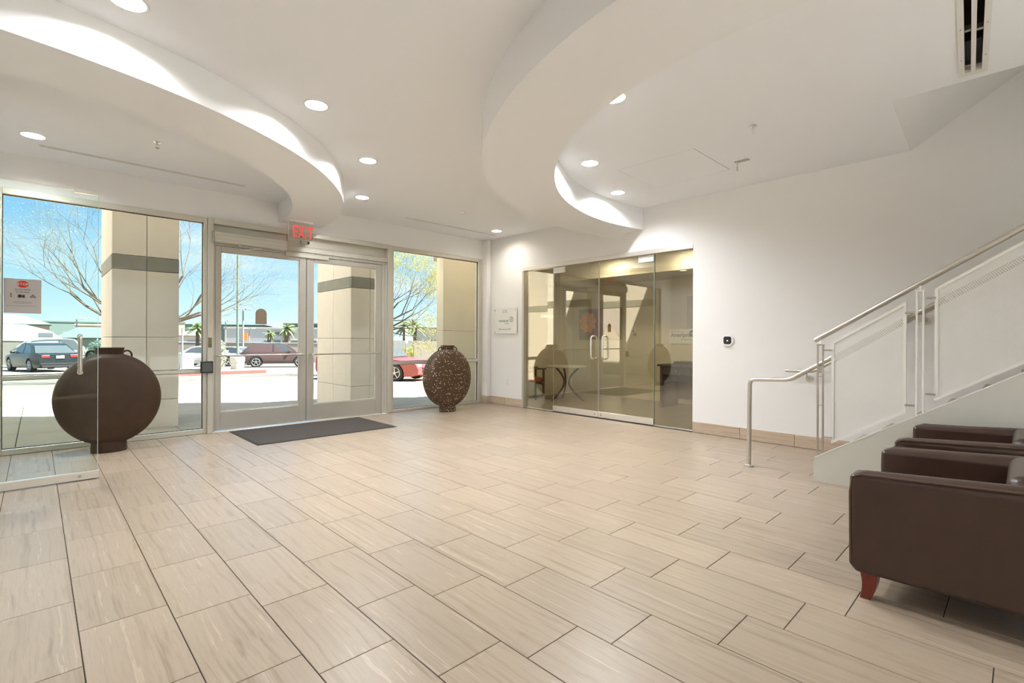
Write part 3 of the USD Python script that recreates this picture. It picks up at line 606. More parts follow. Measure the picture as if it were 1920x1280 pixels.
def perforated(y0, y1, z0, slope_, hgt, x0, x1, pitch=.0118, r=.0037):
    """sheet metal with real holes: rows of hexagonal holes in a sheared grid; (y falls from y0 to y1 while z rises)"""
    nu, nv = int(abs(y1 - y0) / pitch), int(hgt / pitch); du, dv = abs(y1 - y0) / nu, hgt / nv
    V, Fc = [], []
    sq = np.array([(0, 0), (.5, 0), (1, 0), (1, .5), (1, 1), (.5, 1), (0, 1), (0, .5)], float); sq[:, 0] *= du; sq[:, 1] *= dv
    an = np.array([5, 6, 7, 0, 1, 2, 3, 4]) * math.pi / 4
    ho = np.c_[du / 2 + r * np.cos(an), dv / 2 + r * np.sin(an)]
    cell_v = np.vstack([sq, ho])
    cf = []
    for k in range(8):
        j = (k + 1) % 8; cf += [(k, j, 8 + j), (k, 8 + j, 8 + k)]
    full_f = [(0, 1, 2), (0, 2, 3), (0, 3, 4), (0, 4, 5), (0, 5, 6), (0, 6, 7)]
    P2, T2, W2 = [], [], []
    base = 0
    for v in range(nv):
        sh = .5 * du if v % 2 else 0.0
        if v % 2:
            for uu in (0.0, abs(y1 - y0) - .5 * du):
                q = sq * (0.5, 1) + (uu, v * dv); P2.append(q); T2.append(np.array(full_f) + base); base += 8
        for u in range(nu - (v % 2)):
            P2.append(cell_v + (sh + u * du, v * dv)); T2.append(np.array(cf) + base)
            W2.append(np.array([(base + 8 + k, base + 8 + (k + 1) % 8) for k in range(8)])); base += 16
    P2, T2, W2 = np.vstack(P2), np.vstack(T2), np.vstack(W2)
    Y = y0 - P2[:, 0]; Z = z0 + slope_ * P2[:, 0] + P2[:, 1]; n = len(P2)
    V = np.vstack([np.c_[np.full(n, x0), Y, Z], np.c_[np.full(n, x1), Y, Z]])
    walls = np.vstack([np.c_[W2[:, 0], W2[:, 1], W2[:, 1] + n], np.c_[W2[:, 0], W2[:, 1] + n, W2[:, 0] + n]])
    return trimesh.Trimesh(V, np.vstack([T2[:, ::-1], T2 + n, walls]), process=False)
PERF = mat('perforated_white_sheet', (.76, .735, .68), .5)
def panel(y0, y1):
    zb, zt = .337 + .633 * (1.164 - y0), 1.211 + .61 * (1.164 - y0); s_ = .633; w = abs(y1 - y0); hgt = zt - zb
    x0, x1 = SX + .018, SX + .040
    def q(y, z): return (y, z)
    outer = Polygon([(y0, zb), (y1, zb + s_ * w), (y1, zb + s_ * w + hgt), (y0, zt)])
    b = .020
    inner = Polygon([(y0 - b, zb + s_ * b + b * 1.18), (y1 + b, zb + s_ * (w - b) + b * 1.18), (y1 + b, zb + s_ * (w - b) + hgt - b * 1.18), (y0 - b, zb + s_ * b + hgt - b * 1.18)])
    p = rl.part('infill_panel', ext_x(outer.difference(inner), x0, x1), WHITE, smooth=False, label='white framed perforated infill panel')
    rl.part('perforated_sheet', perforated(y0 - b, y1 + b, zb + s_ * b + b * 1.18, s_, hgt - 2.36 * b, SX + .028, SX + .0295), PERF, smooth=False, under=p)
    for yy, zz in ((y0 + .022, zb + .05), (y0 + .022, zt - .07), (y1 - .022, zb + s_ * w + .06), (y1 - .022, zb + s_ * w + hgt - .09)):
        rl.part('panel_stub', cbx(SX + .004, SX + .012 + .012, yy - .030, yy + .030, zz - .007, zz + .007, .002), BRONZE)
panel(1.164, .655); panel(.486, -.022); panel(-.19, -.70)
wr = T('wall_handrail', 'round steel handrail bracketed to the right wall behind the stair railing', 'handrail', (6.21, 1.0, 1.0))
wr.part('rail', tube(bend([(6.21, -2.6, .88 + .655 * 4.23), (6.21, 1.63, .882), (6.21, 1.915, .878)], .05, 8), .019, 16), STEEL)
for yy, zz in ((1.70, .879), (.68, .88 + .655 * .95), (-.4, .88 + .655 * 2.03)):
    wr.part('bracket', cat([tube(bend([(6.21, yy, zz - .015), (6.21, yy, zz - .07), (XR, yy, zz - .085)], .03, 6), .008, 8)]), STEEL)
    wr.part('wall_rosette', cat([disc((XR - .008, yy, zz - .085), .036, .008, 24, (1, 0, 0)), disc((XR - .016, yy, zz - .085), .018, .01, 18, (1, 0, 0))]), STEEL)

# ------------------------------------------------------------------ two leather tub chairs facing the windows (front toward +y)
def cushion(x0, x1, y0, y1, z0, z1, r=.05, n=20, puff=.02):
    t = rbx(x0, x1, y0, y1, z0, z1, r, n)
    t = trimesh.Trimesh(*trimesh.remesh.subdivide_to_size(t.vertices, t.faces, .09)); v = t.vertices.copy()
    u, w = (v[:, 0] - (x0 + x1) / 2) / ((x1 - x0) / 2), (v[:, 1] - (y0 + y1) / 2) / ((y1 - y0) / 2)
    v[:, 2] += np.where(v[:, 2] > (z0 + z1) / 2, puff * (1 - u ** 2) * (1 - w ** 2), 0); return trimesh.Trimesh(v, t.faces)
def arm_mesh(x0, x1, yf=.40, yb=-.40):
    """slab side with a fat rounded top, rising slightly to the back, tucked under at the bottom front"""
    r = .062
    s = m3.Manifold.sphere(r, 24); q = m3.Manifold.sphere(.022, 16)
    parts = []
    for y, zt in ((yf - r * .45, .600), (yb + r, .648)):
        for x in (x0 + r, x1 - r): parts.append(s.translate((x, y - (r * .55 if y > 0 else 0), zt - r)))
    for x in (x0 + .022, x1 - .022):
        parts += [q.translate((x, yf - .022, .50)), q.translate((x, yf - .022, .164)), q.translate((x, yf - .038, .146)), q.translate((x, yb + .022, .155)), q.translate((x, yb + .022, .5)), q.translate((x, yf - .024, .565))]
    v, f = vf(m3.Manifold.batch_hull(parts)); return trimesh.Trimesh(v, f)
def saber_leg(x, y, sx, sy):
    V = []
    n = 7
    for i in range(n):
        f = i / (n - 1); z = .150 * (1 - f); w = .043 * (1 - f) + .026 * f; o = .012 * f ** 2 - .008 * math.sin(f * math.pi)
        for a, b in ((-1, -1), (1, -1), (1, 1), (-1, 1)): V.append((x + a * w + sx * .0, y + b * w * .8 + sy * o, z))
    Fc = []
    for i in range(n - 1):
        for k in range(4):
            a, b, c, d = i * 4 + k, i * 4 + (k + 1) % 4, (i + 1) * 4 + (k + 1) % 4, (i + 1) * 4 + k; Fc += [(a, d, c), (a, c, b)]
    Fc += [(0, 1, 2), (0, 2, 3), (n * 4 - 4, n * 4 - 2, n * 4 - 3), (n * 4 - 4, n * 4 - 1, n * 4 - 2)]
    t = trimesh.Trimesh(np.array(V), np.array(Fc)); t.fix_normals(); return t
def armchair(x0, label, w=.88, yo=.19):
    t = T('armchair', label, 'armchair', (x0 + w / 2, yo, 0), local=True, group='leather armchairs beside the stair')
    h = w / 2; aw = .135
    for sg in (-1, 1):
        a = arm_mesh(-h, -h + aw) if sg < 0 else arm_mesh(h - aw, h)
        ap = t.part('arm', a, LEATHER, smooth=60)
        xo = sg * (h - .003)
        t.part('piping', tube([(xo, y, z) for y, z in ((.392, .17), (.395, .50), (.385, .575), (.35, .592), (.0, .610), (-.30, .630), (-.385, .62))], .0045, 6), PIPING, under=ap)
    t.part('seat_cushion', cushion(-h + aw + .004, h - aw - .004, -.27, .385, .285, .445), LEATHER, smooth=60)
    t.part('front_rail', rbx(-h + aw, h - aw, -.30, .365, .135, .285, .02), LEATHER, smooth=60)
    back = rbx(-h + aw - .01, h - aw + .01, -.40, -.22, .15, .655, .07, 20)
    t.part('backrest', back, LEATHER, smooth=60)
    t.part('back_cushion', rbx(-h + aw + .01, h - aw - .01, -.25, -.13, .42, .655, .055, 20), LEATHER, smooth=60)
    for sx in (-1, 1):
        for sy in (-1, 1): t.part('leg', saber_leg(sx * (h - .054), sy * .325, sx, sy), REDWOOD, smooth=40, label='red stained wooden saber leg')
    t.part('glide', cat([disc((-h + .12, .33, .135), .010, .02, 12)]), BLACKP)
armchair(2.812, 'dark brown leather armchair nearest the camera at the right edge')
armchair(3.985, 'second dark brown leather armchair, between the nearer armchair and the stair side')

# ------------------------------------------------------------------ the office behind the glass doors
OX, OY0, OY1, OH = 9.0, 2.6, 7.30, 2.74
OWALL = mat('office_paint', (.72, .67, .56), .7)
struct('wall_office_back', bx(OX, OX + .12, OY0 - .1, OY1 + .1, -.02, 3.0), OWALL)
struct('wall_office_side', bx(XR + .15, OX, OY0 - .12, OY0, -.02, 3.0), OWALL)
struct('wall_office_front', bx(XR + .15, OX, OY1, OY1 + .12, -.02, 3.0), OWALL)
struct('ceiling_office', bx(XR + .15, OX, OY0, OY1, OH, OH + .1), OWALL)
struct('trim_6', bx(7.9, OX, OY0, OY1, 2.42, OH), mat('bulkhead_paint', (.62, .58, .5), .7))
fo = T('floor_office', kind='structure')
fo.part('grout_bed', bx(XR + .05, OX, OY0, OY1, -.1, -.0035), GROUT)
OT = mat('office_floor_tile', (.21, .19, .155), .28, noise=(5, (.165, .147, .12)), stretch=(3, 1, 1))
x = XR + .06; i = 0
while x < OX:
    y = OY0 + (.3 if i % 2 else 0) - .3
    while y < OY1:
        a, b = max(y, OY0), min(y + .6, OY1)
        if b - a > .05: fo.part('tile', cbx(x + .0015, min(x + .6, OX) - .0015, a + .0015, b - .0015, -.01, 0, .001), OT, smooth=False)
        y += .6
    x += .6; i += 1
for x, y in ((7.55, 5.35), (7.55, 3.9)): 
    t = T('recessed_downlight', 'recessed downlight in the office ceiling, %s' % ('seen through the top of the right glass door' if y > 5 else 'toward the right side panel'), 'ceiling light', (x, y, OH), group='office downlights')
    t.part('trim_ring', lathe([(.085, OH + .001), (.10, OH), (.10, OH - .004), (.085, OH - .005), (.085, OH + .001)], 28, (x, y, 0)), WHITEP)
    t.part('lens', disc((x, y, OH - .004), .085, .003, 28), mat('office_lamp_lens_%d' % (y * 10), (.9, .9, .8), .4, emit=((1, .93, .78), 170.0)))
# reception chair
t = T('reception_chair', 'wooden armchair with an orange seat inside the office, left of the white round table', 'chair', (6.98, 6.80, 0), rotz=-120)
WOODD = mat('dark_walnut', (.055, .032, .018), .35, noise=(9, (.04, .022, .012)), stretch=(5, 5, 1))
ORANGE = mat('orange_upholstery', (.42, .10, .03), .8, bump=(160, .2, .002))
t.part('seat', cushion(-.25, .25, -.24, .26, .40, .48, .035, 14, .015), ORANGE, smooth=60)
t.part('backrest', rbx(-.24, .24, -.30, -.24, .50, .86, .028, 12), ORANGE, smooth=60)
for sx in (-1, 1):
    t.part('front_leg', cbx(sx * .265 - .02, sx * .265 + .02, .22, .26, 0, .66, .005), WOODD); t.part('rear_leg', cbx(sx * .265 - .02, sx * .265 + .02, -.30, -.26, 0, .90, .005), WOODD)
    t.part('arm', cbx(sx * .265 - .03, sx * .265 + .03, -.30, .29, .645, .675, .008), WOODD)
t.part('frame', cat([cbx(-.26, .26, .22, .25, .34, .40), cbx(-.26, .26, -.29, -.26, .34, .40), cbx(-.26, .26, -.30, -.27, .86, .90)]), WOODD)
t = T('round_table', 'small white topped round table with a curved dark leg inside the office', 'table', (7.70, 6.42, 0), local=True)
t.part('tabletop', lathe([(.001, .665), (.39, .665), (.405, .675), (.405, .69), (.40, .695), (.001, .695)], 48), mat('white_laminate', (.72, .70, .62), .3))
for k in range(3):
    a = k * 2.094 + .9; t.part('leg', tube([((.05 + .30 * (abs(f - .45) * 1.9) ** 1.7) * math.cos(a), (.05 + .30 * (abs(f - .45) * 1.9) ** 1.7) * math.sin(a), .665 * (1 - f) + .01) for f in np.linspace(0, 1, 14)], .020, 10), WOODD)
# flower painting
t = T('flower_painting', 'unframed painting of a yellow orange flower and magenta shapes on the office back wall', 'painting', (OX, 6.54, 1.57))
PX = OX - .035
t.part('canvas', cbx(PX, OX - .002, 5.98, 7.10, 1.228, 1.908, .004), mat('painting_ground', (.16, .17, .14), .7, noise=(5, (.24, .22, .16))))
def on_p(y, z, d=.001): return (PX - d, y, z)
pet = mat('painted_petal', (.72, .36, .05), .7, noise=(14, (.62, .20, .03)))
for k in range(9):
    a = k * 2 * math.pi / 9 + .2; e = affinity.rotate(affinity.scale(Point(.11, 0).buffer(1, 16), .13, .072), a, (0, 0), use_radians=True)
    e = affinity.translate(affinity.rotate(affinity.translate(affinity.scale(Point(0, 0).buffer(1, 16), .125, .075), .12, 0), math.degrees(a), (0, 0)), 0, 0)
    t.part('petal', flat_on(e, on_p(6.86, 1.61, .001 + .0006 * k), RY, UZ, .0012), pet, smooth=False)
t.part('flower_heart', flat_on(Point(0, 0).buffer(.05), on_p(6.86, 1.61, .008), RY, UZ), mat('painted_heart', (.55, .18, .10), .7), smooth=False)
t.part('painted_field', flat_on(sbox(-.32, -.33, .48, .33), on_p(6.50, 1.568, .0008), RY, UZ), mat('painted_magenta', (.30, .035, .075), .7, noise=(4, (.16, .02, .06))), smooth=False)
t.part('painted_field', flat_on(Polygon([(-.10, -.33), (.10, -.05), (.18, -.06), (.40, -.33)]), on_p(6.40, 1.568, .0035), RY, UZ), mat('painted_yellow', (.55, .36, .03), .7), smooth=False)
t.part('painted_stripe', cat([flat_on(sbox(-.09, z, .20, z + .008), on_p(6.80, 1.40, .0038), RY, UZ) for z in np.arange(-.15, .1, .036)]), mat('painted_pink', (.55, .16, .2), .7), smooth=False)
t = T('wall_control', 'small white and grey wall control beside the flower painting in the office', 'wall control', (OX, 5.67, 1.37))
t.part('housing', cbx(OX - .02, OX, 5.635, 5.735, 1.36, 1.436, .004), WHITEP); t.part('lower_box', cbx(OX - .024, OX, 5.62, 5.68, 1.30, 1.37, .004), BRONZE); t.part('display', bx(OX - .0215, OX - .019, 5.66, 5.71, 1.385, 1.42), GREYI)
t = T('office_plaque', 'white Ameriprise Financial plaque on the office back wall', 'sign', (OX, 4.58, 1.30))
t.part('panel', cbx(OX - .02, OX, 4.24, 4.88, 1.155, 1.437, .003), WHITEP)
t.part('company_name', text_on('Ameriprise', .066, (OX - .0205, 4.835, 1.285), RY, UZ, .001, True), mat('slate_ink', (.10, .15, .16), .5), smooth=False)
t.part('company_subline', text_on('Financial', .036, (OX - .0205, 4.62, 1.215), RY, UZ, .001), GREYI, smooth=False)
t.part('heading', text_on('An advisory practice of', .017, (OX - .0205, 4.835, 1.382), RY, UZ, .0008), GREYI, smooth=False)
t.part('logo', flat_on(Point(0, 0).buffer(.058, 28), (OX - .0205, 4.40, 1.35), RY, UZ), TEALI, smooth=False)
star = Polygon([(-.05, .022), (-.012, .010), (.046, .034), (.012, -.006), (.004, -.050), (-.008, -.006)])
t.part('logo_star', flat_on(star, (OX - .0216, 4.40, 1.35), RY, UZ), WHITEP, smooth=False)
t = T('office_lettering', 'small white letters COMFORT on the office wall at the left side panel', 'lettering', (8.05, OY1, 1.73))
t.part('letters', text_on('COMFORT', .062, (7.885, OY1 - .001, 1.70), RX, UZ, .004, True), mat('white_letters', (.9, .88, .82), .5, emit=((1, .97, .9), .4)), smooth=False)
t = T('reception_desk', 'dark grey violet desk against the office back wall under the plaque', 'desk', (8.5, 4.0, 0))
DESK = mat('grey_violet_laminate', (.085, .075, .085), .35)
t.part('top', cbx(8.15, 8.85, 3.2, 4.66, .745, .785, .006), DESK)
for yy in (3.24, 4.58): t.part('leg_panel', cbx(8.2, 8.8, yy, yy + .05, 0, .745, .004), DESK)
t.part('modesty_panel', cbx(8.70, 8.73, 3.28, 4.58, .12, .745, .003), DESK)
t.part('drawer', cbx(8.18, 8.6, 4.05, 4.56, .60, .742, .004), DESK); t.part('drawer_knob', disc((8.165, 4.3, .67), .012, .016, 14, (1, 0, 0)), STEEL)
t = T('desk_tray', 'flat black tray lying on the office desk', 'tray', (8.5, 4.2, .786))
t.part('base', cbx(8.3, 8.72, 3.95, 4.45, .786, .80, .004), BLACKP); t.part('lid', cbx(8.32, 8.70, 3.97, 4.43, .80, .835, .006), mat('dark_lid', (.05, .045, .045), .3))
# office inner door frame
t = T('door_6', kind='structure')
t.part('jamb', cbx(OX - .03, OX, 4.50, 4.56, 1.44, 2.06), OWALL); t.part('head', cbx(OX - .03, OX, 3.5, 4.56, 2.06, 2.12), OWALL); t.part('leaf', cbx(OX - .012, OX, 3.55, 4.50, 1.44, 2.06), mat('office_door', (.42, .37, .29), .5))

# ------------------------------------------------------------------ outdoors: ground falls gently away from the building
def gz(x, y): return -.018 * (y - 7.4) - .02 * x - .004
def slab(x0, x1, y0, y1, lift=0.0, th=.12, c=0.0):
    P = [(x0, y0), (x1, y0), (x1, y1), (x0, y1)]
    V = [(x, y, gz(x, y) + lift) for x, y in P] + [(x, y, gz(x, y) + lift - th) for x, y in P]
    if c:
        V = [(x, y, gz(x, y) + lift) for x, y in ((x0 + c, y0 + c), (x1 - c, y0 + c), (x1 - c, y1 - c), (x0 + c, y1 - c))] + [(x, y, gz(x, y) + lift - c) for x, y in P] + [(x, y, gz(x, y) + lift - th) for x, y in P]
    return trimesh.convex.convex_hull(np.array(V))
CONC = mat('pale_concrete', (.42, .375, .29), .85, noise=(1.2, (.37, .33, .25), 6), coord='object')
TAN = mat('tan_paving', (.33, .24, .14), .85, noise=(1.5, (.305, .222, .13), 6))
ASPH = mat('sunbleached_asphalt', (.155, .147, .125), .9, noise=(2, (.13, .123, .105), 6))
LOT = mat('parking_lot_surface', (.185, .17, .14), .9, noise=(.8, (.165, .152, .125), 6))
FARG = mat('far_dry_ground', (.26, .235, .19), .95)
sw = T('sidewalk', kind='structure')
sw.part('joint_bed', slab(-3.4, 16, 7.44, 13.5, -.012), GROUT)
xs, ys = np.arange(-3.4, 16.1, 1.62), [7.45, 9.0, 10.5, 12.0, 13.5]
for i in range(len(xs) - 1):
    for j in range(4): sw.part('slab', slab(xs[i] + .004, xs[i + 1] - .004, ys[j] + .004, ys[j + 1] - .004, 0, .06, .004), CONC, smooth=False)
struct('driveway', slab(-14, 60, 13.5, 19.0, -.003), TAN)
struct('asphalt_lane', slab(-14, 60, 19.0, 25.2, -.006), ASPH)
struct('parking_lot', slab(-40, 90, 25.2, 62, -.01), LOT)
struct('far_ground', slab(-150, 260, 62, 320, -.02), FARG)
struct('rear_ground', bx(-150, 260, -160, 7.42, -.30, -.13), FARG)
struct('rear_terrace', bx(-14, 20, -26, YB - .12, -.13, -.02), mat('white_terrace', (.84, .84, .82), .8))
struct('side_ground', cat([slab(-150, -40, 7.4, 62, -.03), slab(90, 260, 7.4, 62, -.03), slab(-40, -14, 7.4, 25.2, -.02), slab(60, 90, 7.4, 25.2, -.02), slab(-14, -3.4, 7.4, 13.5, -.02), slab(16, 60, 7.4, 13.5, -.02)]), FARG)
REDK = mat('red_kerb_paint', (.40, .075, .06), .7)
def kerb_seg(a, b, w, lift, name, label, m, c_):
    a, b = np.array(a, float), np.array(b, float); d = (b - a) / np.linalg.norm(b - a); n = np.array((-d[1], d[0]))
    Q = [a, b, b + n * w, a + n * w]
    V = [(q[0], q[1], gz(*q) + lift) for q in Q] + [(q[0], q[1], gz(*q) - .1) for q in Q]
    single(name, trimesh.convex.convex_hull(np.array(V)), m, label, c_)
kerb_seg((1.6, 24.0), (8.4, 26.6), .18, .14, 'red_kerb', 'red painted kerb along the planted island in the drive', REDK, 'kerb')
kerb_seg((1.5, 24.2), (8.2, 26.8), 3.6, .12, 'traffic_island', 'pale raised traffic island behind the red kerb', CONC, 'traffic island')

# stone clad columns under the entrance roof
STONE = mat('buff_stone', (.78, .715, .61), .75, noise=(3.0, (.73, .67, .56), 6))
BAND = mat('grey_band_stone', (.27, .26, .21), .6, noise=(7, (.22, .215, .17), 6))
def column(name, label, x0, x1, y0, y1, group):
    t = T(name, label, 'column', ((x0 + x1) / 2, (y0 + y1) / 2, gz(x0, y0)), group=group)
    th = .03
    t.part('core', bx(x0 + th + .004, x1 - th - .004, y0 + th + .004, y1 - th - .004, -.3, 5.6), mat('stone_joint', (.50, .45, .37), .9))
    rows = [(-.25, .34), (.34, 1.23), (1.23, 2.164), (2.164, 2.363), (2.363, 3.30), (3.30, 4.2), (4.2, 4.9), (4.9, 5.6)]
    ym, xm, g = (y0 + y1) / 2, (x0 + x1) / 2, .003
    for z0, z1 in rows:
        band = (z0 == 2.164); m = BAND if band else STONE; nm = 'band_panel' if band else 'stone_panel'; e = .004 if band else 0
        for a, b in ((x0, xm), (xm, x1)):
            t.part(nm, cbx(a + g * (a != x0), b - g * (b != x1), y0 - e, y0 + th, z0 + g, z1 - g, .003), m, smooth=False)
            t.part(nm, cbx(a + g * (a != x0), b - g * (b != x1), y1 - th, y1 + e, z0 + g, z1 - g, .003), m, smooth=False)
        for a, b in ((y0 + th, ym), (ym, y1 - th)):
            t.part(nm, cbx(x0 - e, x0 + th, a + g, b - g, z0 + g, z1 - g, .003), m, smooth=False)
            t.part(nm, cbx(x1 - th, x1 + e, a + g, b - g, z0 + g, z1 - g, .003), m, smooth=False)
column('stone_column', 'buff stone column with a grey band outside the left window', .745, 1.510, 8.59, 10.09, 'entrance columns')
column('stone_column', 'buff stone column with a grey band outside the right entrance door', 4.178, 4.94, 8.61, 10.11, 'entrance columns')
t = T('stone_pier', 'plain cream stone pier filling the right half of the right window', 'pier', (6.9, 8.9, -.1))
CREAM = mat('cream_stone', (.84, .76, .60), .8, noise=(2, (.80, .72, .56), 5))
for z0, z1 in ((-.3, 1.4), (1.4, 3.0), (3.0, 4.4), (4.4, 5.6)): t.part('stone_panel', cbx(6.245, 8.4, 8.60, 8.84, z0 + .002, z1 - .002, .006), CREAM, smooth=False)
t.part('downlight_dome', lathe([(.001, 2.85), (.06, 2.86), (.05, 2.93), (.001, 2.96)], 18, (6.10, 8.72, 0)), BRONZE)
t.part('dome_arm', rod((6.10, 8.72, 2.95), (6.26, 8.72, 2.98), .014, n=8), BRONZE)
struct('upper_facade', bx(-2.6, 16, 7.46, 7.6, 3.3, 6.05), CREAM)
struct('facade_fin', bx(.80, 1.455, 7.6, 8.6, 5.0, 5.9), CREAM)
struct('facade_fin', bx(4.235, 4.885, 7.6, 8.62, 5.0, 5.9), CREAM)
wgt = T('wing_wall', kind='structure')
wgt.part('wall', bx(-2.6, -2.2, 7.46, 18.0, -.5, 5.6), mat('wing_stone', (.56, .50, .41), .8))
wgt.part('band', cbx(-2.2, -2.188, 7.5, 18.0, 2.364, 2.60), BAND)
struct('facade_beyond', bx(XR + .2, 16, 7.46, 7.56, -.5, 5.6), CREAM)

# ------------------------------------------------------------------ trees
def twig_mesh(segs, n=4):
    S = np.array([(*a, *b, r, q) for a, b, r, q in segs]); A, B, ra, rb = S[:, :3], S[:, 3:6], S[:, 6], S[:, 7]
    d = B - A; d /= np.maximum(np.linalg.norm(d, axis=1), 1e-6)[:, None]
    up_ = np.where(np.abs(d[:, 2:]) < .9, np.array([[0, 0, 1.0]]), np.array([[1.0, 0, 0]])); u = np.cross(d, up_); u /= np.linalg.norm(u, axis=1)[:, None]; w = np.cross(d, u)
    V = []
    for k in range(n):
        a = 2 * math.pi * k / n; o = math.cos(a) * u + math.sin(a) * w
        V += [A + o * ra[:, None], B + o * rb[:, None]]
    V = np.stack(V, 1); m = len(S); V = V.reshape(-1, 3); Fc = []
    for k in range(n):
        j = (k + 1) % n; Fc += [(2 * k, 2 * j, 2 * j + 1), (2 * k, 2 * j + 1, 2 * k + 1)]
    Fc = (np.array(Fc)[None] + (np.arange(m) * 2 * n)[:, None, None]).reshape(-1, 3)
    return trimesh.Trimesh(V, Fc, process=False)
def grow(p, d, L, r, depth, R, limbs, twigs, leaves, spread=.5, lift=.08, kids=3):
    p = np.array(p, float); d = np.array(d, float) / np.linalg.norm(d); n = 4; pts = [(p, r)]
    for i in range(n):
        d = d + R.normal(0, .10, 3) + (0, 0, lift * (1 if depth > 1 else -.3)); d /= np.linalg.norm(d)
        q = p + d * L / n; rq = r * (1 - .5 * (i + 1) / n)
        (limbs if r > .022 else twigs).append((p, q, r * (1 - .5 * i / n), rq)); p = q; pts.append((p, rq))
        if depth <= 1: leaves.append(p)
        if depth > 0 and i >= 1:
            for _ in range(kids if i == n - 1 else 1):
                a = R.normal(0, 1, 3); a -= d * (a @ d); a /= np.linalg.norm(a)
                ang = R.uniform(.5, 1.0) * spread * 1.6
                grow(p, d * math.cos(ang) + a * math.sin(ang), L * R.uniform(.55, .8), rq * R.uniform(.5, .72), depth - 1, R, limbs, twigs, leaves, spread, lift, kids)
BARK = mat('grey_green_bark', (.105, .088, .062), .9)
TWIG = mat('thin_twig_bark', (.125, .108, .075), .9)
def leaf_mesh(pts, R, size, per=3):
    V, Fc = [], []
    for p in pts:
        for _ in range(per):
            c_ = p + R.normal(0, .10, 3); a = R.normal(0, 1, 3); a /= np.linalg.norm(a); b = np.cross(a, R.normal(0, 1, 3)); b /= np.linalg.norm(b); s_ = size * R.uniform(.6, 1.3); k = len(V)
            V += [c_ - a * s_, c_ + b * s_ * .4, c_ + a * s_, c_ - b * s_ * .4]; Fc += [(k, k + 1, k + 2), (k, k + 2, k + 3)]
    return trimesh.Trimesh(np.array(V), np.array(Fc), process=False)
def leafmat(name, col):
    return usdkit.material(stage, '/World/Looks/' + name, {'p': ('principled_bsdf', {'base_color': col, 'roughness': .7}), 't': ('translucent_bsdf', {'color': col}), 'm': ('mix_closure', {'fac': .35})}, [('p.BSDF', 'm.closure1'), ('t.BSDF', 'm.closure2')], surface='m.closure')
LEAFY = leafmat('yellow_green_leaf', (.42, .40, .10)); LEAFG = leafmat('grey_green_leaf', (.20, .27, .12)); LEAFP = leafmat('pink_blossom', (.55, .33, .30)); LEAFB = leafmat('blue_green_leaf', (.16, .26, .19))
def tree(name, label, x, y, h0, dirs, L, r, depth, seed, leafm=None, size=.05, per=1, kids=3, spread=.5):
    R = np.random.default_rng(seed); z = gz(x, y); limbs, twigs, leaves = [], [], []
    t = T(name, label, 'tree', (x, y, z))
    tr_ = [(np.array((x, y, z - .05)), np.array((x + .03, y, z + h0 * .5)), r * 1.15, r), (np.array((x + .03, y, z + h0 * .5)), np.array((x, y, z + h0)), r, r * .9)]
    t.part('trunk', twig_mesh(tr_, 10), BARK)
    for d in dirs: grow((x, y, z + h0 - .05), d, L * R.uniform(.85, 1.1), r * .62, depth, R, limbs, twigs, leaves, spread, .06, kids)
    if limbs: t.part('branches', twig_mesh(limbs, 6), BARK)
    t.part('twigs', twig_mesh(twigs, 3), TWIG, kind='stuff')
    if leafm: t.part('leaves', leaf_mesh(leaves, R, size, per), leafm, smooth=False, kind='stuff')
    return t
tree('bare_tree', 'wide bare tree spreading its thin branches behind the left stone column', 2.55, 20.5, 1.9, [(-.95, .5, .28), (-.85, .1, .5), (-.7, .3, .7), (.8, -.45, .3), (.95, -.3, .12), (.65, -.5, .6), (.1, .2, .8)], 2.1, .10, 4, 5, LEAFY, .016, 1, 2, .46)
tree('feathery_tree', 'yellow green feathery tree behind the right stone column, seen through the right window', 11.1, 21.2, 2.0, [(.85, -.35, .45), (.75, -.55, .75), (.95, -.3, .15), (.6, .0, 1.1), (-.4, .4, .9), (.9, -.6, -.02)], 2.2, .10, 4, 9, LEAFY, .035, 2, 2)
def palm(label, x, y, H, r, seed, dead=0):
    R = np.random.default_rng(seed); z = gz(x, y); t = T('palm_tree', label, 'palm tree', (x, y, z), group='distant palms')
    t.part('trunk', rod((x, y, z - .1), (x, y, z + H), r, r * .75, 12), BARK)
    V, Fc = [], []
    for k in range(34):
        az, el = R.uniform(0, 6.283), R.uniform(-.7, 1.35); L = R.uniform(1.0, 1.5) * H * .26; prev = None
        for f in np.linspace(0, 1, 6):
            e = el - f * f * 1.3; p = np.array((x + math.cos(az) * math.cos(el) * L * f, y + math.sin(az) * math.cos(el) * L * f, z + H + L * (math.sin(el) * f - .45 * f * f)))
            s_ = np.array((-math.sin(az), math.cos(az), 0)) * L * .13 * math.sin(min(1, f * 1.1) * math.pi * .92 + .1); b = len(V); V += [p - s_ - (0, 0, abs(s_).max() * .5), p, p + s_ - (0, 0, abs(s_).max() * .5)]
            if prev is not None: Fc += [(prev, prev + 1, b + 1), (prev, b + 1, b), (prev + 1, prev + 2, b + 2), (prev + 1, b + 2, b + 1)]
            prev = b
    t.part('crown', trimesh.Trimesh(np.array(V), np.array(Fc), process=False), LEAFG, smooth=False, kind='stuff')
palm('taller distant palm left of the entrance door stile, before the white shop', 25.6, 72.5, 4.4, .42, 1)
palm('shorter distant palm just left of the taller palm', 24.2, 75.2, 3.6, .4, 2)
palm('left one of two palms beyond the wall in the right window', 25.6, 41.5, 3.6, .20, 3)
palm('right one of two palms beyond the wall in the right window', 24.9, 38.6, 3.5, .20, 4)
palm('small palm seen between the left column and the entrance frame', 9.45, 46.5, 2.9, .16, 6)
